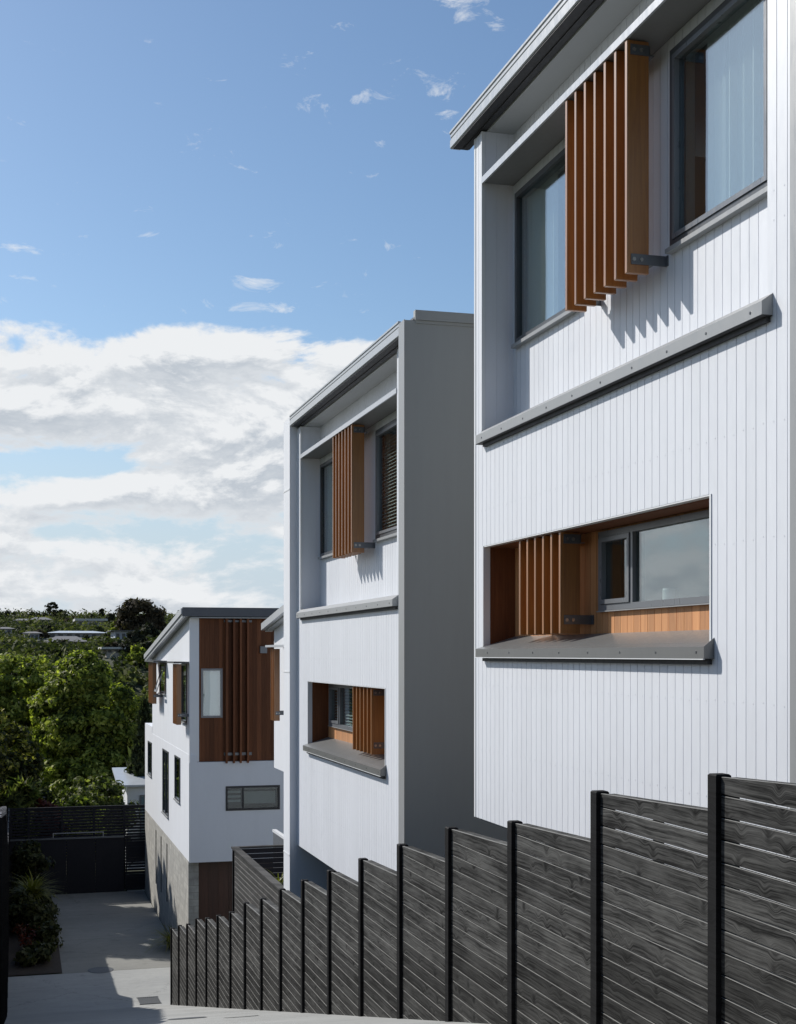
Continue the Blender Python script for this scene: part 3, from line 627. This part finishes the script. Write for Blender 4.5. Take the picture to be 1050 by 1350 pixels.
# ------------------------------------------------------------------ stepped fence in front of the houses
ptops = [(945,-.72),(797,-.985),(675,-1.40),(588,-1.66),(522,-2.05),(470,-2.45),(433,-2.85),(396,-3.25),(366,-3.66),(342,-4.10),(321,-4.47),(300,-4.95),(285,-5.33),(270,-5.70),(259,-6.03),(248,-6.48),(239,-6.84),(229,-7.24)]
XFc = 4.0
FN = thing('stepped_fence', 'long black stained paling fence stepping down the slope beside the pale driveway', 'fence', (XFc,7.3,gz(7.3)))
py = [7.27 + 1.715*i for i in range(18)]
posts = [(5.55,-.30)] + [(y, t[1]) for y, t in zip(py, ptops)]
for i, (y, zt) in enumerate(posts):
    m = MB(); x0, x1, y0, y1 = XFc-.055, XFc+.045, y-.05, y+.05; z0 = gz(y)-.1; z1 = zt+.014; c = .009
    v = [(x0,y0,z0),(x1,y0,z0),(x1,y1,z0),(x0,y1,z0),(x0,y0,z1-c),(x1,y0,z1-c),(x1,y1,z1-c),(x0,y1,z1-c),(x0+c,y0+c,z1),(x1-c,y0+c,z1),(x1-c,y1-c,z1),(x0+c,y1-c,z1)]
    m.add(v, [(0,3,2,1),(8,9,10,11),(0,1,5,4),(1,2,6,5),(2,3,7,6),(3,0,4,7),(4,5,9,8),(5,6,10,9),(6,7,11,10),(7,4,8,11)])
    m.build('post', M['post'], FN)
for i in range(len(posts)):
    y1, zt = posts[i]                                      # panel lies on the near side of its (far) post
    y0 = posts[i-1][0]+.052 if i else 4.2
    y1 -= .052
    if y1 - y0 < .3: continue
    m = MB(); lit_edge = []; zfar = zt; znear = zt + .055
    gap = .0105 if i < 4 else .008; zz = zfar; k = 0
    zbot_f = gz(y1); zbot_n = gz(y0)
    zl = zfar - .075 - random.random()*.03
    jit = lambda: random.uniform(-.0012,.0012)
    bt = .131
    # top board, its upper edge rising towards the camera
    def board(zn0, zf0, zn1, zf1, dx):
        xa, xb = XFc-.022+dx, XFc+.0+dx; c = .0025
        v = [(xa,y0,zn0),(xb,y0,zn0),(xb,y1,zf0),(xa,y1,zf0),(xa+c,y0,zn1),(xb,y0,zn1),(xb,y1,zf1),(xa+c,y1,zf1),(xa,y0,zn1-c),(xa,y1,zf1-c)]
        n0 = len(m.f); m.add(v, [(0,3,2,1),(0,1,5,4,8),(1,2,6,5),(2,3,9,7,6),(3,0,8,9),(4,5,6,7),(9,8,4,7)]); lit_edge.extend([n0+5, n0+6])
    board(zl, zl, znear, zfar, 0)
    z = zl - gap
    while z > zbot_f - .12:
        zt_, zb_ = z, z-(bt-gap)
        sag = random.uniform(-.002,.002)
        board(zb_+sag, zb_, zt_+sag, zt_, jit())
        z -= bt
    o = m.build('board_panel', M['fence'], FN); o.data.materials.append(M['lit_edge'])
    for q in lit_edge: o.data.polygons[q].material_index = 1  # top faces take the painted sunlit edge colour
    b = MB(); L = y1-y0; top = zt-.02
    for (a, w) in ((y0+.01,.06),(y0+L*.49,.045),(y1-.07,.06)):
        zs_ = gz(a+w)+.02 ; b.box(XFc+.0015, XFc+.06, a, a+w, zs_+ (gz(a)-gz(a+w)), top)
    zc = zt-.002
    v = [(XFc+.002,y0,znear-.035),(XFc+.085,y0,znear-.035),(XFc+.085,y1,zfar-.035),(XFc+.002,y1,zfar-.035),(XFc+.002,y0,znear-.004),(XFc+.085,y0,znear-.004),(XFc+.085,y1,zfar-.004),(XFc+.002,y1,zfar-.004)]
    b.add(v, [(0,3,2,1),(4,5,6,7),(0,1,5,4),(1,2,6,5),(2,3,7,6),(3,0,4,7)])
    b.build('batten', M['fence'], FN)
# garden fence behind it
GF = thing('garden_fence', 'dark slatted garden fence with flat cap rail behind the stepped fence', 'fence', (4.9,31.8,-7.9))
m = MB(); z = -4.56
while z > -8.3: m.ext_y([(4.9,z-.102),(4.925,z-.102),(4.925,z),(4.91,z),(4.9,z-.01)], 25.2, 31.75); z -= .118
m.build('slat_panel', M['fence2'], GF)
m = MB(); z = -4.56
while z > -8.3: m.box(4.96, 6.6, 31.82, 31.84, z-.108, z); z -= .118
m.build('slat_panel', M['gate'], GF)
m = MB().box(4.86,5.02,25.2,31.9,-4.545,-4.5).box(5.021,6.6,31.78,31.9,-4.545,-4.5); m.build('cap_rail', M['fence2'], GF)
for y in (25.4,27.5,29.6,31.85): MB().box(4.93,5.02,y-.045,y+.045,-8.6,-4.55).build('post', M['post'], GF)
MB().box(4.87,4.899,31.7,31.8,-8.6,-4.55).build('post', M['post'], GF)
# ------------------------------------------------------------------ tall boundary fence on the left
LF = thing('boundary_fence', 'very tall dark stepped boundary fence of upright boards at the left edge', 'fence', (-.2,37,-9.4))
y = 21.84; k = 0
while y < 54:
    b = min(y+1.72, 54.2); top = -5.85 if b > 43 else -5.85 + .413*math.ceil((43-b)/1.72)
    top = min(top, -.107*b)
    m = MB(); yy = y
    while yy < b-.02:
        w = min(.11, b-yy); m.box(-.235-random.random()*.012, -.205, yy+.003, yy+w-.003, gz(b)-.2, top+random.uniform(-.01,.01)); yy += .11
    m.build('board_panel', M['leftfence'], LF)
    MB().box(-.30,-.19,y-.05,y+.05,gz(y+.05)-.2,top+.02).build('post', M['post'], LF)
    y = b
# ------------------------------------------------------------------ gate and trellis
G = thing('driveway_gate', 'black solid sliding gate closing the far end of the courtyard', 'gate', (2.5,54.4,-9.3))
gx0, gx1 = xat(10,54.4), xat(164,54.4)
zg1, zg0 = zat(1103,3,54.4), zat(1178,3,54.4)+.04
m = MB(); n = 4
for i in range(n): a = gx0+(gx1-gx0)*i/n; m.box(a+.006, a+(gx1-gx0)/n-.006, 54.4, 54.43, zg0, zg1-.06)
m.build('gate_panel', M['gate'], G)
MB().box(gx0,gx1,54.36,54.45,zg1-.06,zg1).build('top_rail', M['bracket'], G)
m = MB(); a, b = xat(70,54.3), xat(137,54.3); m.box(a,b,54.30,54.32,zg1+.17,zg1+.20).box(a,a+.03,54.30,54.32,zg1,zg1+.17).box(b-.03,b,54.30,54.32,zg1,zg1+.17); m.build('hoop_rail', M['flash'], G)
P = thing('side_gate', 'black slatted pedestrian gate with pale frame edge beside the blockwork', 'gate', (4.4,54.4,-9.3))
a, b = xat(166,54.4), xat(201,54.4); m = MB(); z = zg0+.05
while z < zg1-.08: m.box(a+.05,b-.05,54.37,54.39,z,z+.075); z += .107
m.build('slat_panel', M['gate'], P)
m = MB().box(a,a+.05,54.35,54.40,zg0,zg1).box(a,b,54.401,54.43,zg1-.05,zg1+.001); m.build('gate_frame', M['gate'], P)
m = MB().box(b-.05,b,54.35,54.40,zg0-.03,zg1-.01).box(a+.051,b-.051,54.35,54.40,zg0-.03,zg0+.02); m.build('gate_edge', M['flash'], P)
m = MB().add([(a+.06,54.392,zg0+.9),(a+.11,54.392,zg0+.9),(b-.06,54.392,zg1-.15),(b-.11,54.392,zg1-.15),(a+.06,54.41,zg0+.9),(a+.11,54.41,zg0+.9),(b-.06,54.41,zg1-.15),(b-.11,54.41,zg1-.15)],[(0,1,2,3),(4,7,6,5),(0,4,5,1),(1,5,6,2),(2,6,7,3),(3,7,4,0)]); m.build('brace', M['gate'], P)
T = thing('trellis_fence', 'dark horizontal slat fence rising behind the black gates', 'fence', (2.5,55.2,-9.4))
YT = 55.2; zt1 = zat(1064,3,YT); a, b = xat(8,YT), xat(194,YT)
m = MB(); z = zt1-.09
while z > -9.4:
    m.box(a, b, YT, YT+.02, z, z+.088 if z < zg1-.1 else z+.083); z -= .118
m.build('slat_panel', M['gate'], T)
for px in (14,38,82,124,164,193): x = xat(px,YT); MB().box(x-.045,x+.045,YT-.06,YT-.001,-9.6,zt1).build('post', M['gate'], T)
MB().box(a,b,YT-.03,YT+.05,zt1+.001,zt1+.04).build('cap_rail', M['gate'], T)
# ------------------------------------------------------------------ drains
def ghit(px, py):
    y = 12.
    while y < 60:
        x = xat(px, y)
        if zat(py, x, y) <= gz(y)+.03: return x, y, gz(y)+.03
        y += .05
    return x, y, gz(y)
def grate(px0, px1, py, ln, label, nb=9):
    x0, y, _ = ghit(px0, py); x1 = xat(px1, y); m = MB()
    zf = lambda yy: gz(yy)+.034
    n = nb
    for i in range(n+1):
        xx = x0+(x1-x0)*i/n
        m.add([(xx-.012,y,zf(y)),(xx+.012,y,zf(y)),(xx+.012,y+ln,zf(y+ln)),(xx-.012,y+ln,zf(y+ln)),(xx-.012,y,zf(y)+.012),(xx+.012,y,zf(y)+.012),(xx+.012,y+ln,zf(y+ln)+.012),(xx-.012,y+ln,zf(y+ln)+.012)],[(4,5,6,7),(0,1,5,4),(1,2,6,5),(2,3,7,6),(3,0,4,7)])
    for yy in (y, y+ln-.03):
        m.add([(x0-.03,yy,zf(yy)),(x1+.03,yy,zf(yy)),(x1+.03,yy+.03,zf(yy+.03)),(x0-.03,yy+.03,zf(yy+.03)),(x0-.03,yy,zf(yy)+.015),(x1+.03,yy,zf(yy)+.015),(x1+.03,yy+.03,zf(yy+.03)+.015),(x0-.03,yy+.03,zf(yy+.03)+.015)],[(4,5,6,7),(0,1,5,4),(1,2,6,5),(2,3,7,6),(3,0,4,7)])
    m.quad((x0,y,zf(y)-.002),(x1,y,zf(y)-.002),(x1,y+ln,zf(y+ln)-.002),(x0,y+ln,zf(y+ln)-.002))
    tag(m.build('drain_grate', M['iron']), label, 'drain')
def manhole(px, py, r, mat, label):
    x, y, z = ghit(px, py); m = MB(); n = 24; zf = lambda yy: gz(yy)+.036
    ring = [(x+r*math.cos(2*math.pi*i/n), y+r*math.sin(2*math.pi*i/n)) for i in range(n)]
    ri = [(x+r*.9*math.cos(2*math.pi*i/n), y+r*.9*math.sin(2*math.pi*i/n)) for i in range(n)]
    vs = [(a,b,zf(b)) for a,b in ring]+[(a,b,zf(b)+.006) for a,b in ri]
    m.add(vs, [tuple(range(n,2*n))]+[(i,(i+1)%n,(i+1)%n+n,i+n) for i in range(n)])
    tag(m.build('manhole_cover', mat), label, 'manhole cover')
grate(186, 212, 1325, 1.0, 'rectangular iron drain grate in the sunlit driveway beside the shadow edge')
manhole(247, 1343, .30, M['iron'], 'dark round iron cover in the driveway below the foot of the fence')
manhole(318, 1340.5, .26, M['drive'], 'pale round concrete cover close to the fence foot')
manhole(133, 1279, .38, M['iron'], 'dark round iron cover in the shade at the driveway joint')
# ------------------------------------------------------------------ vegetation
def leaves(pts, size, normals=None, aspect=1.8, jitter=.35, droop=0.):
    n = len(pts); d = rng.normal(size=(n,3))
    if normals is not None: d = d*.9 + normals*1.0
    d /= np.linalg.norm(d, axis=1)[:,None]; r = rng.normal(size=(n,3)); u = np.cross(d, r); u /= np.linalg.norm(u, axis=1)[:,None]; w = np.cross(d, u)
    u[:,2] -= droop; s = size*(1+jitter*rng.normal(size=n)).clip(.4,1.9)[:,None]
    a = u*s*.5*aspect; b = w*s*.5
    v = np.stack([pts-a, pts+b*.9+d*s*.08, pts+a, pts-b*.9+d*s*.08], 1).reshape(-1,3)
    return v
def leafobj(name, v, mat, parent=None):
    n = len(v)//4; me = bpy.data.meshes.new(name); me.vertices.add(len(v)); me.vertices.foreach_set('co', v.astype(np.float32).ravel())
    me.loops.add(n*4); me.loops.foreach_set('vertex_index', np.arange(n*4, dtype=np.int32)); me.polygons.add(n)
    me.polygons.foreach_set('loop_start', np.arange(0, n*4, 4, dtype=np.int32)); me.update(); me.validate(); me.materials.append(mat)
    o = bpy.data.objects.new(name, me); COL.objects.link(o)
    if parent is not None: o.parent = parent; o.location = tuple(-c for c in origin(parent))
    return o
def clump_pts(c, r, n, nl, rc, fill=.35, zflat=.8, up=0.):
    """n clumps over an ellipsoid of radii r, nl leaves each"""
    d = rng.normal(size=(n,3)); d /= np.linalg.norm(d, axis=1)[:,None]
    rad = 1 - fill*rng.random(n)**1.5
    cc = np.array(c) + d*np.array(r)*rad[:,None]
    cr = rc*(.6+.8*rng.random(n))
    e = rng.normal(size=(n,nl,3)); e /= np.linalg.norm(e, axis=2)[:,:,None]
    rr = rng.random((n,nl,1))**.45
    p = cc[:,None,:] + e*rr*cr[:,None,None]*np.array([1,1,zflat])
    return p.reshape(-1,3), (e + d[:,None,:]*.8 + np.array([0,0,.5])).reshape(-1,3)
def tree(name, label, base, blobs, mat, size, nclump, nl, rc, cat='tree', group=None, trunk_r=.22, aspect=1.7, zflat=.8):
    root = thing(name, label, cat, base, group)
    P, N = [], []
    for (c, r, wgt) in blobs:
        p, q = clump_pts(c, r, int(nclump*wgt), nl, rc, zflat=zflat); P.append(p); N.append(q)
    P = np.concatenate(P); N = np.concatenate(N)
    leafobj('crown', leaves(P, size, N, aspect), mat, root)
    m = MB(); b = np.array(base, float)
    c0 = np.array(blobs[0][0], float); fork = b*.45 + c0*.55; fork[2] = b[2] + (c0[2]-b[2])*.45
    m.tube([b-(0,0,.3), (b+fork)/2+(.1,.05,0), fork], [trunk_r*1.3, trunk_r, trunk_r*.8], 9)
    for (c, r, wgt) in blobs:
        for k in range(3):
            t = np.array(c) + rng.normal(size=3)*np.array(r)*.35
            m.tube([fork, (fork+t)/2+rng.normal(size=3)*.2, t], [trunk_r*.6, trunk_r*.35, trunk_r*.1], 6)
    m.build('trunk', M['bark'], root, smooth=True)
    return root
# big trees past the gate
tree('broadleaf_tree', 'big bright green leafy tree beyond the gate, touching the end house', (4.4,78,-11), [((4.3,78,-4.2),(2.6,2.6,3.6),1.),((2.6,78,-3.4),(1.7,2.,2.3),.5),((5.9,78,-5.4),(1.6,1.8,2.9),.6),((3.6,77.5,-1.6),(1.3,1.5,1.6),.35),((4.2,77,-7.4),(3.2,2.4,2.6),.7)], M['leaf_bright'], .15, 190, 150, .5)
tree('broadleaf_tree', 'rounded green tree at the left behind the yellow tipped tree', (.3,84,-11), [((.4,84,-3.6),(3.0,2.6,3.4),1.),((2.6,84,-4.6),(2.0,2.2,3.2),.6),((-1.6,83,-2.6),(1.6,1.8,2.2),.4)], M['leaf_bright'], .16, 190, 150, .52)
tree('broadleaf_tree', 'dense yellow tipped dark tree at the left edge above the trellis', (-2.1,61,-9.6), [((-1.9,61,-5.4),(2.9,2.2,3.1),1.1),((-.6,60.5,-6.6),(2.0,1.8,2.2),.6),((-2.4,61,-3.6),(1.5,1.5,1.4),.3),((-2.6,55.5,-4.2),(2.3,2.6,2.1),.8),((-2.6,51,-4.6),(1.6,2.2,1.7),.5),((-3.7,56.5,-.7),(2.3,3.8,2.5),1.2)], M['leaf_yellow'], .13, 190, 150, .4)  # crown parts out of view added to shade the courtyard
# conifer
def conifer(label, base, h, r, mat, size, n, name='conifer_tree'):
    root = thing(name, label, 'tree', base); t = rng.random(n)**.8; a = rng.random(n)*2*math.pi; rr = r*(1-t)**.8*(.45+.55*rng.random(n)**.5)*(1+.25*np.sin(a*5+t*30))
    p = np.stack([base[0]+rr*np.cos(a), base[1]+rr*np.sin(a), base[2]+.3+h*t - rr*.25], 1)
    leafobj('crown', leaves(p, size, None, 2.6, droop=.6), mat, root)
    MB().tube([(base[0],base[1],base[2]-.2),(base[0],base[1],base[2]+h*.6),(base[0],base[1],base[2]+h*.95)], [.12,.07,.02], 7).build('trunk', M['bark'], root, True)
conifer('dark drooping conifer beside the far corner of the end house', (xat(190,64),64,-10.2), 7.6, 1.35, M['leaf_dark'], .16, 9000)
def shrub(name, label, c, r, mat, size, n, cat='shrub', group=None, aspect=1.7, nl=60, rc=.25):
    root = thing(name, label, cat, (c[0],c[1],c[2]-r[2]*.9), group)
    p, q = clump_pts(c, r, max(4, n//nl), nl, rc, fill=.7); leafobj('foliage', leaves(p, size, q, aspect), mat, root)
    m = MB(); b = np.array((c[0],c[1],c[2]-r[2]*1.1))
    for k in range(4): t = np.array(c)+rng.normal(size=3)*np.array(r)*.4; m.tube([b,(b+t)/2,t],[.03,.02,.008],5)
    m.build('stem', M['bark'], root, True); return root
shrub('garden_shrub', 'wide olive shrub behind the trellis, left of the small shed', (xat(128,60),60.5,-7.0), (1.7,1.2,1.7), M['leaf_mid'], .12, 9000, rc=.35)
shrub('garden_shrub', 'low bright leafed shrub right above the trellis rail', (xat(100,57.5),57.6,-7.2), (1.1,.8,1.3), M['leaf_bright'], .14, 4500, rc=.3)
shrub('garden_shrub', 'reddish shrub under the yellow tipped tree', (xat(62,57.2),57.2,-6.9), (.7,.6,1.1), M['leaf_red'], .13, 2400, rc=.25)
shrub('garden_shrub', 'dark spiky shrub at the left edge above the trellis', (xat(18,57.),57,-6.4), (.9,.6,1.5), M['leaf_mid'], .2, 2400, aspect=4.5)
shrub('garden_shrub', 'dull green shrub between the two big trees and the shed', (xat(150,66),67,-8.2), (1.6,1.2,2.4), M['leaf_mid'], .15, 6000, rc=.35)
# spiky plants
def spiky(name, label, c, n, ln, mat, w=.02, spread=1., cat='plant'):
    root = thing(name, label, cat, c); v = []
    for i in range(n):
        a = random.random()*2*math.pi; up = random.uniform(.35,1.)*math.pi/2*(1-.25*spread*random.random()); L = ln*random.uniform(.6,1.1)
        dxy = np.array((math.cos(a),math.sin(a),0)); side = np.array((-math.sin(a),math.cos(a),0))*w; p = np.array(c,float)+rng.normal(size=3)*(.05,.05,0); prev = p
        for s in range(3):
            ca = up - s*.42*spread; q = prev + (dxy*math.cos(ca)+np.array((0,0,1))*math.sin(ca))*L/3
            w0, w1 = (1-s*.28), (1-(s+1)*.3); v += [prev-side*w0, prev+side*w0, q+side*w1, q-side*w1]; prev = q
    leafobj('foliage', np.array(v), mat, root); return root
gb = gz(47)+.06
def bp(px, y): return (xat(px, y), y, gz(y)+.06)
spiky('flax_plant', 'yellow green spiky clump in the bed along the left fence', (bp(42,48)[0],48,gb+.95), 260, 1.25, M['blade'], .03, 1.1)
shrub('bed_shrub', 'dark leafy shrub at the far end of the planting bed', (xat(44,52),52,-7.75), (.55,.5,.8), M['leaf_shade'], .11, 1500)
shrub('bed_shrub', 'dark low shrub under the yellow green spiky clump', (xat(45,49),49,-8.6), (.5,.6,.65), M['leaf_shade'], .09, 1800)
shrub('bed_shrub', 'round dark shrub midway along the planting bed', (xat(52,46.5),46.5,-8.75), (.52,.7,.6), M['leaf_shade'], .09, 2200)
shrub('bed_shrub', 'red leafed shrub in the planting bed against the left fence', (xat(33,44.6),44.6,-8.75), (.33,.4,.55), M['leaf_red'], .055, 320)
shrub('bed_shrub', 'low dark shrub at the near edge of the planting bed', (xat(48,42.8),42.8,-9.05), (.55,.6,.35), M['leaf_shade'], .09, 1500)
spiky('grass_clump', 'small green grass clump at the corner of the blockwork', (xat(229,43.6),43.6,gz(43.6)+.03), 240, 1.3, M['blade'], .016, 1.3)
spiky('young_plant', 'small pale plant poking up behind the garden fence', (5.35,28.6,-4.9), 14, .5, M['blade'], .02, .8)
shrub('bed_shrub', 'dark shrub behind the spiky clump beside the gate', (xat(30,53),53,-8.0), (.4,.4,.9), M['leaf_shade'], .09, 1500)
shrub('bed_shrub', 'dark shrub between the red leafed shrub and the courtyard edge', (xat(62,44.8),44.8,-8.95), (.4,.6,.42), M['leaf_shade'], .08, 1500)
shrub('bed_shrub', 'tangled dark shrub pressed against the boundary fence', (xat(26,47.5),47.5,-8.6), (.36,.7,.75), M['leaf_shade'], .09, 1800)
# shed
S = thing('garden_shed', 'small white shed with pale metal roof beyond the trellis', 'shed', (xat(175,62),62,-9.8))
ya = 62.; xa, xb = xat(168,ya), 8.5
MB().box(xa,xb,ya,ya+3.,-9.9,zat(1036,5.5,ya)).build('wall', M['white_panel'], S)
m = MB(); z0 = zat(1036,5.5,ya); z1 = zat(1021,5.5,ya+3); m.add([(xa-.45,ya-.3,z0),(xb,ya-.3,z0+.0),(xb,ya+3.2,z1+.25),(xa-.45,ya+3.2,z1+.25),(xa-.45,ya-.3,z0+.08),(xb,ya-.3,z0+.08),(xb,ya+3.2,z1+.33),(xa-.45,ya+3.2,z1+.33)],[(0,3,2,1),(4,5,6,7),(0,1,5,4),(1,2,6,5),(2,3,7,6),(3,0,4,7)]); m.build('roof', M['metalroof'], S)
win_y(S, ya-.03, xa+.55, xa+1.3, -8.3, z0-.4)
# ------------------------------------------------------------------ far hillside
def ftree(label, px, ytop, wpx, D, mat, hpx=None, n=14, nl=60, name='hillside_tree', zflat=.75, sz=None):
    x = xat(px, D); zt = zat(ytop, x, D); r = wpx/2*dep(x,D)/FPX; hp = (hpx or wpx*.8)*dep(x,D)/FPX
    zb = hill(x, D); c = (x, D, zt-hp/2)
    return tree(name, label, (x,D,min(zb, c[2]-hp*.4)), [(c,(r*.86,r*.86,hp/2*.86),1.),((c[0]-r*.4,D,c[2]-hp*.2),(r*.5,r*.5,hp*.3),.4),((c[0]+r*.45,D,c[2]-hp*.15),(r*.5,r*.5,hp*.3),.4)], mat, sz or max(r*.10,.3), n, nl, r*.3, group='trees on the far hillside', trunk_r=r*.06, zflat=zflat)
ftree('huge domed dark tree on the skyline above the end house roof', 186, 787, 62, 210, M['leaf_far_rust'], 60, 60, 150, name='domed_tree', sz=.34)
ftree('layered tall pine on the skyline at the left', 71, 791, 20, 330, M['leaf_far_dark'], 24, 16, 70, name='pine_tree', zflat=.4)
FT = [(10,803,36,340,'leaf_far_dark','dark skyline tree mass at the left edge'),(38,803,32,345,'leaf_far_dark','dark round skyline tree left of the pine'),(55,805,26,335,'leaf_far_dark','dark skyline tree directly left of the pine'),
 (22,826,26,260,'leaf_far','pale green hillside tree under the left skyline trees'),(38,818,18,270,'leaf_far','small green tree between the left hillside houses'),(3,820,22,300,'leaf_far_dark','dark hillside tree cut by the left edge'),
 (94,812,22,300,'leaf_far_rust','rusty brown tree right of the pine'),(84,806,12,320,'leaf_far','thin pale tree just right of the pine'),(120,809,16,310,'leaf_far_dark','small dark tree behind the long pale roof'),(145,809,14,300,'leaf_far_dark','small dark skyline tree left of the domed tree'),
 (155,819,22,215,'leaf_bright','yellow green tree at the left foot of the domed tree'),(196,823,26,180,'leaf_far_dark','dark rounded tree below the domed tree'),(180,832,30,165,'leaf_far_dark','dark low tree left of the end house gutter'),
 (60,822,18,250,'leaf_far_dark','dark tree left of the long grey house'),(52,830,22,225,'leaf_far_rust','brownish tree below the left hillside houses'),(118,838,26,190,'leaf_far_dark','dark tree below the long grey house'),(88,843,28,180,'leaf_far_rust','brown bush below the long grey house'),
 (150,846,26,160,'leaf_far_rust','brown bush above the bright green tree'),(180,853,24,140,'leaf_bright','bright bush beside the end house gutter'),(168,846,20,150,'leaf_far_dark','dark bush between pale shed roof and end house'),
 (14,838,30,200,'leaf_far_dark','dark tree above the rounded green tree'),(130,826,14,240,'leaf_far','green tree between grey house and blue house'),(35,846,24,170,'leaf_far','olive tree above the rounded green tree'),(128,813,14,290,'leaf_far','green bush beside the long pale roof'),
 (200,845,24,150,'leaf_far_dark','dark tree behind the end house gutter'),(75,822,16,290,'leaf_far','small olive tree between two hillside houses'),(140,835,18,200,'leaf_far','olive bush left of the blue house')]
for (px, yt, w, D, mt, lab) in FT: ftree(lab, px, yt, w, D, M[mt])
ht = thing('cypress_tree', 'tiny narrow cypress on the skyline', 'tree', (xat(134.5,330),330,hill(xat(134.5,330),330)))
pc, qc = clump_pts((xat(134.5,330),330,zat(813,0,330)), (.5,.5,1.9), 10, 50, .4); leafobj('crown', leaves(pc, .35, qc), M['leaf_far_dark'], ht)
M['h_grey'] = paint('far_grey_wall', (.36,.37,.38), .8, .1); M['h_blue'] = paint('far_blue_wall', (.38,.42,.48), .8, .1); M['h_cream'] = paint('far_cream_wall', (.40,.38,.34), .8, .1); M['h_roof'] = paint('far_roof', (.13,.13,.135), .8, .1); M['h_pale'] = paint('far_pale_roof', (.5,.5,.47), .8, .1)
def fhouse(label, p0, p1, yr, ye, yb, D, wall, roof, nwin=4, dpt=9., flat=False):
    x0, x1 = xat(p0,D), xat(p1,D); zr, ze, zb = zat(yr,x0,D), zat(ye,x0,D), zat(yb,x0,D)
    o = thing('hillside_house', label, 'house', (x0,D,zb), 'houses on the far hillside')
    MB().box(x0,x1,D,D+dpt,zb-3,ze).build('wall', M[wall], o)
    m = MB(); e = .6
    if flat: m.box(x0-e,x1+e,D-e,D+dpt+e,ze+.02,zr)
    else:
        ins = min((x1-x0)*.2, 3.)
        m.add([(x0-e,D-e,ze+.02),(x1+e,D-e,ze+.02),(x1+e,D+dpt+e,ze+.02),(x0-e,D+dpt+e,ze+.02),(x0+ins,D+dpt/2,zr),(x1-ins,D+dpt/2,zr)],[(0,1,5,4),(1,2,5),(2,3,4,5),(3,0,4),(3,2,1,0)])
    m.build('roof', M[roof], o)
    for i in range(nwin):
        a = x0+(x1-x0)*(i+.2)/nwin; b = x0+(x1-x0)*(i+.75)/nwin; h = ze-zb
        w = MB().box(a,b,D-.05,D-.005,ze-h*.7,ze-h*.2).build('window', M['dark'], o)
fhouse('long pale roofed house on the upper hillside', 103, 138, 815.5, 818.5, 827, 280, 'h_grey', 'h_pale', 5, flat=True)
fhouse('long grey house with hipped roof halfway up the hill', 64, 141, 831, 834.5, 842, 230, 'h_grey', 'metalroof', 7)
fhouse('pale blue two storey house left of the domed tree', 152, 175, 831, 832, 848, 190, 'h_blue', 'h_roof', 3, flat=True)
fhouse('small house with light roof under the skyline trees', 42, 66, 813, 817, 823, 290, 'h_grey', 'h_roof', 4)
fhouse('grey roofed house left of the small house under the skyline', 20, 44, 815, 818, 824, 292, 'h_cream', 'h_roof', 3)
fhouse('bluish house at the left edge of the hillside', -6, 16, 826, 829, 838, 240, 'h_blue', 'h_roof', 3)
fhouse('low brown roofed house below the long grey house', 66, 112, 838, 846, 852, 185, 'h_cream', 'h_roof', 4)
fhouse('low house with white roof beside the dark bushes', 141, 158, 853, 856, 862, 150, 'h_cream', 'h_pale', 2, flat=True, dpt=5)
fhouse('blue grey house between olive trees at the left', 34, 52, 832, 835, 845, 215, 'h_blue', 'h_roof', 3)
# the wood that covers the hill between the houses, one mass nobody could count
P, N = [], []
HOUSES = [(103,138,827,280),(64,141,842,230),(152,175,848,190),(42,66,823,290),(20,44,824,292),(-6,16,838,240),(66,112,852,185),(141,158,862,150),(34,52,845,215)]
for k in range(2900):
    D = 95 + 300*rng.random()**1.05; px = rng.uniform(-60, 330); x = xat(px, D); rr = (.8+1.3*rng.random())*D/260; z = hill(x, D)+rr*.35
    py_ = HY - z*FPX/dep(x,D); 
    if py_ < 809 + 5*math.sin(px*.09) + (6 if 95 < px < 160 else 0): continue
    w_ = rr*1.4*FPX/dep(x,D)
    if any(p0-w_ < px < p1+w_ and D < hd+14 and py_ < yb+2 for p0,p1,yb,hd in HOUSES): continue
    e = rng.normal(size=(62,3)); e /= np.linalg.norm(e,axis=1)[:,None]; q = e*(rng.random((62,1))**.5)*np.array((rr*1.25,rr*1.25,rr))
    P.append(q+np.array((x,D,z))); N.append(e+np.array((0,0,.5)))
P = np.concatenate(P); N = np.concatenate(N)
wd = leafobj('hillside_wood', leaves(P, .40, N, 1.3), M['leaf_far']); tag(wd, 'scrubby mixed trees covering the far hillside between the houses', 'woodland', kind='stuff')
SC.render.resolution_x = 796; SC.render.resolution_y = 1024
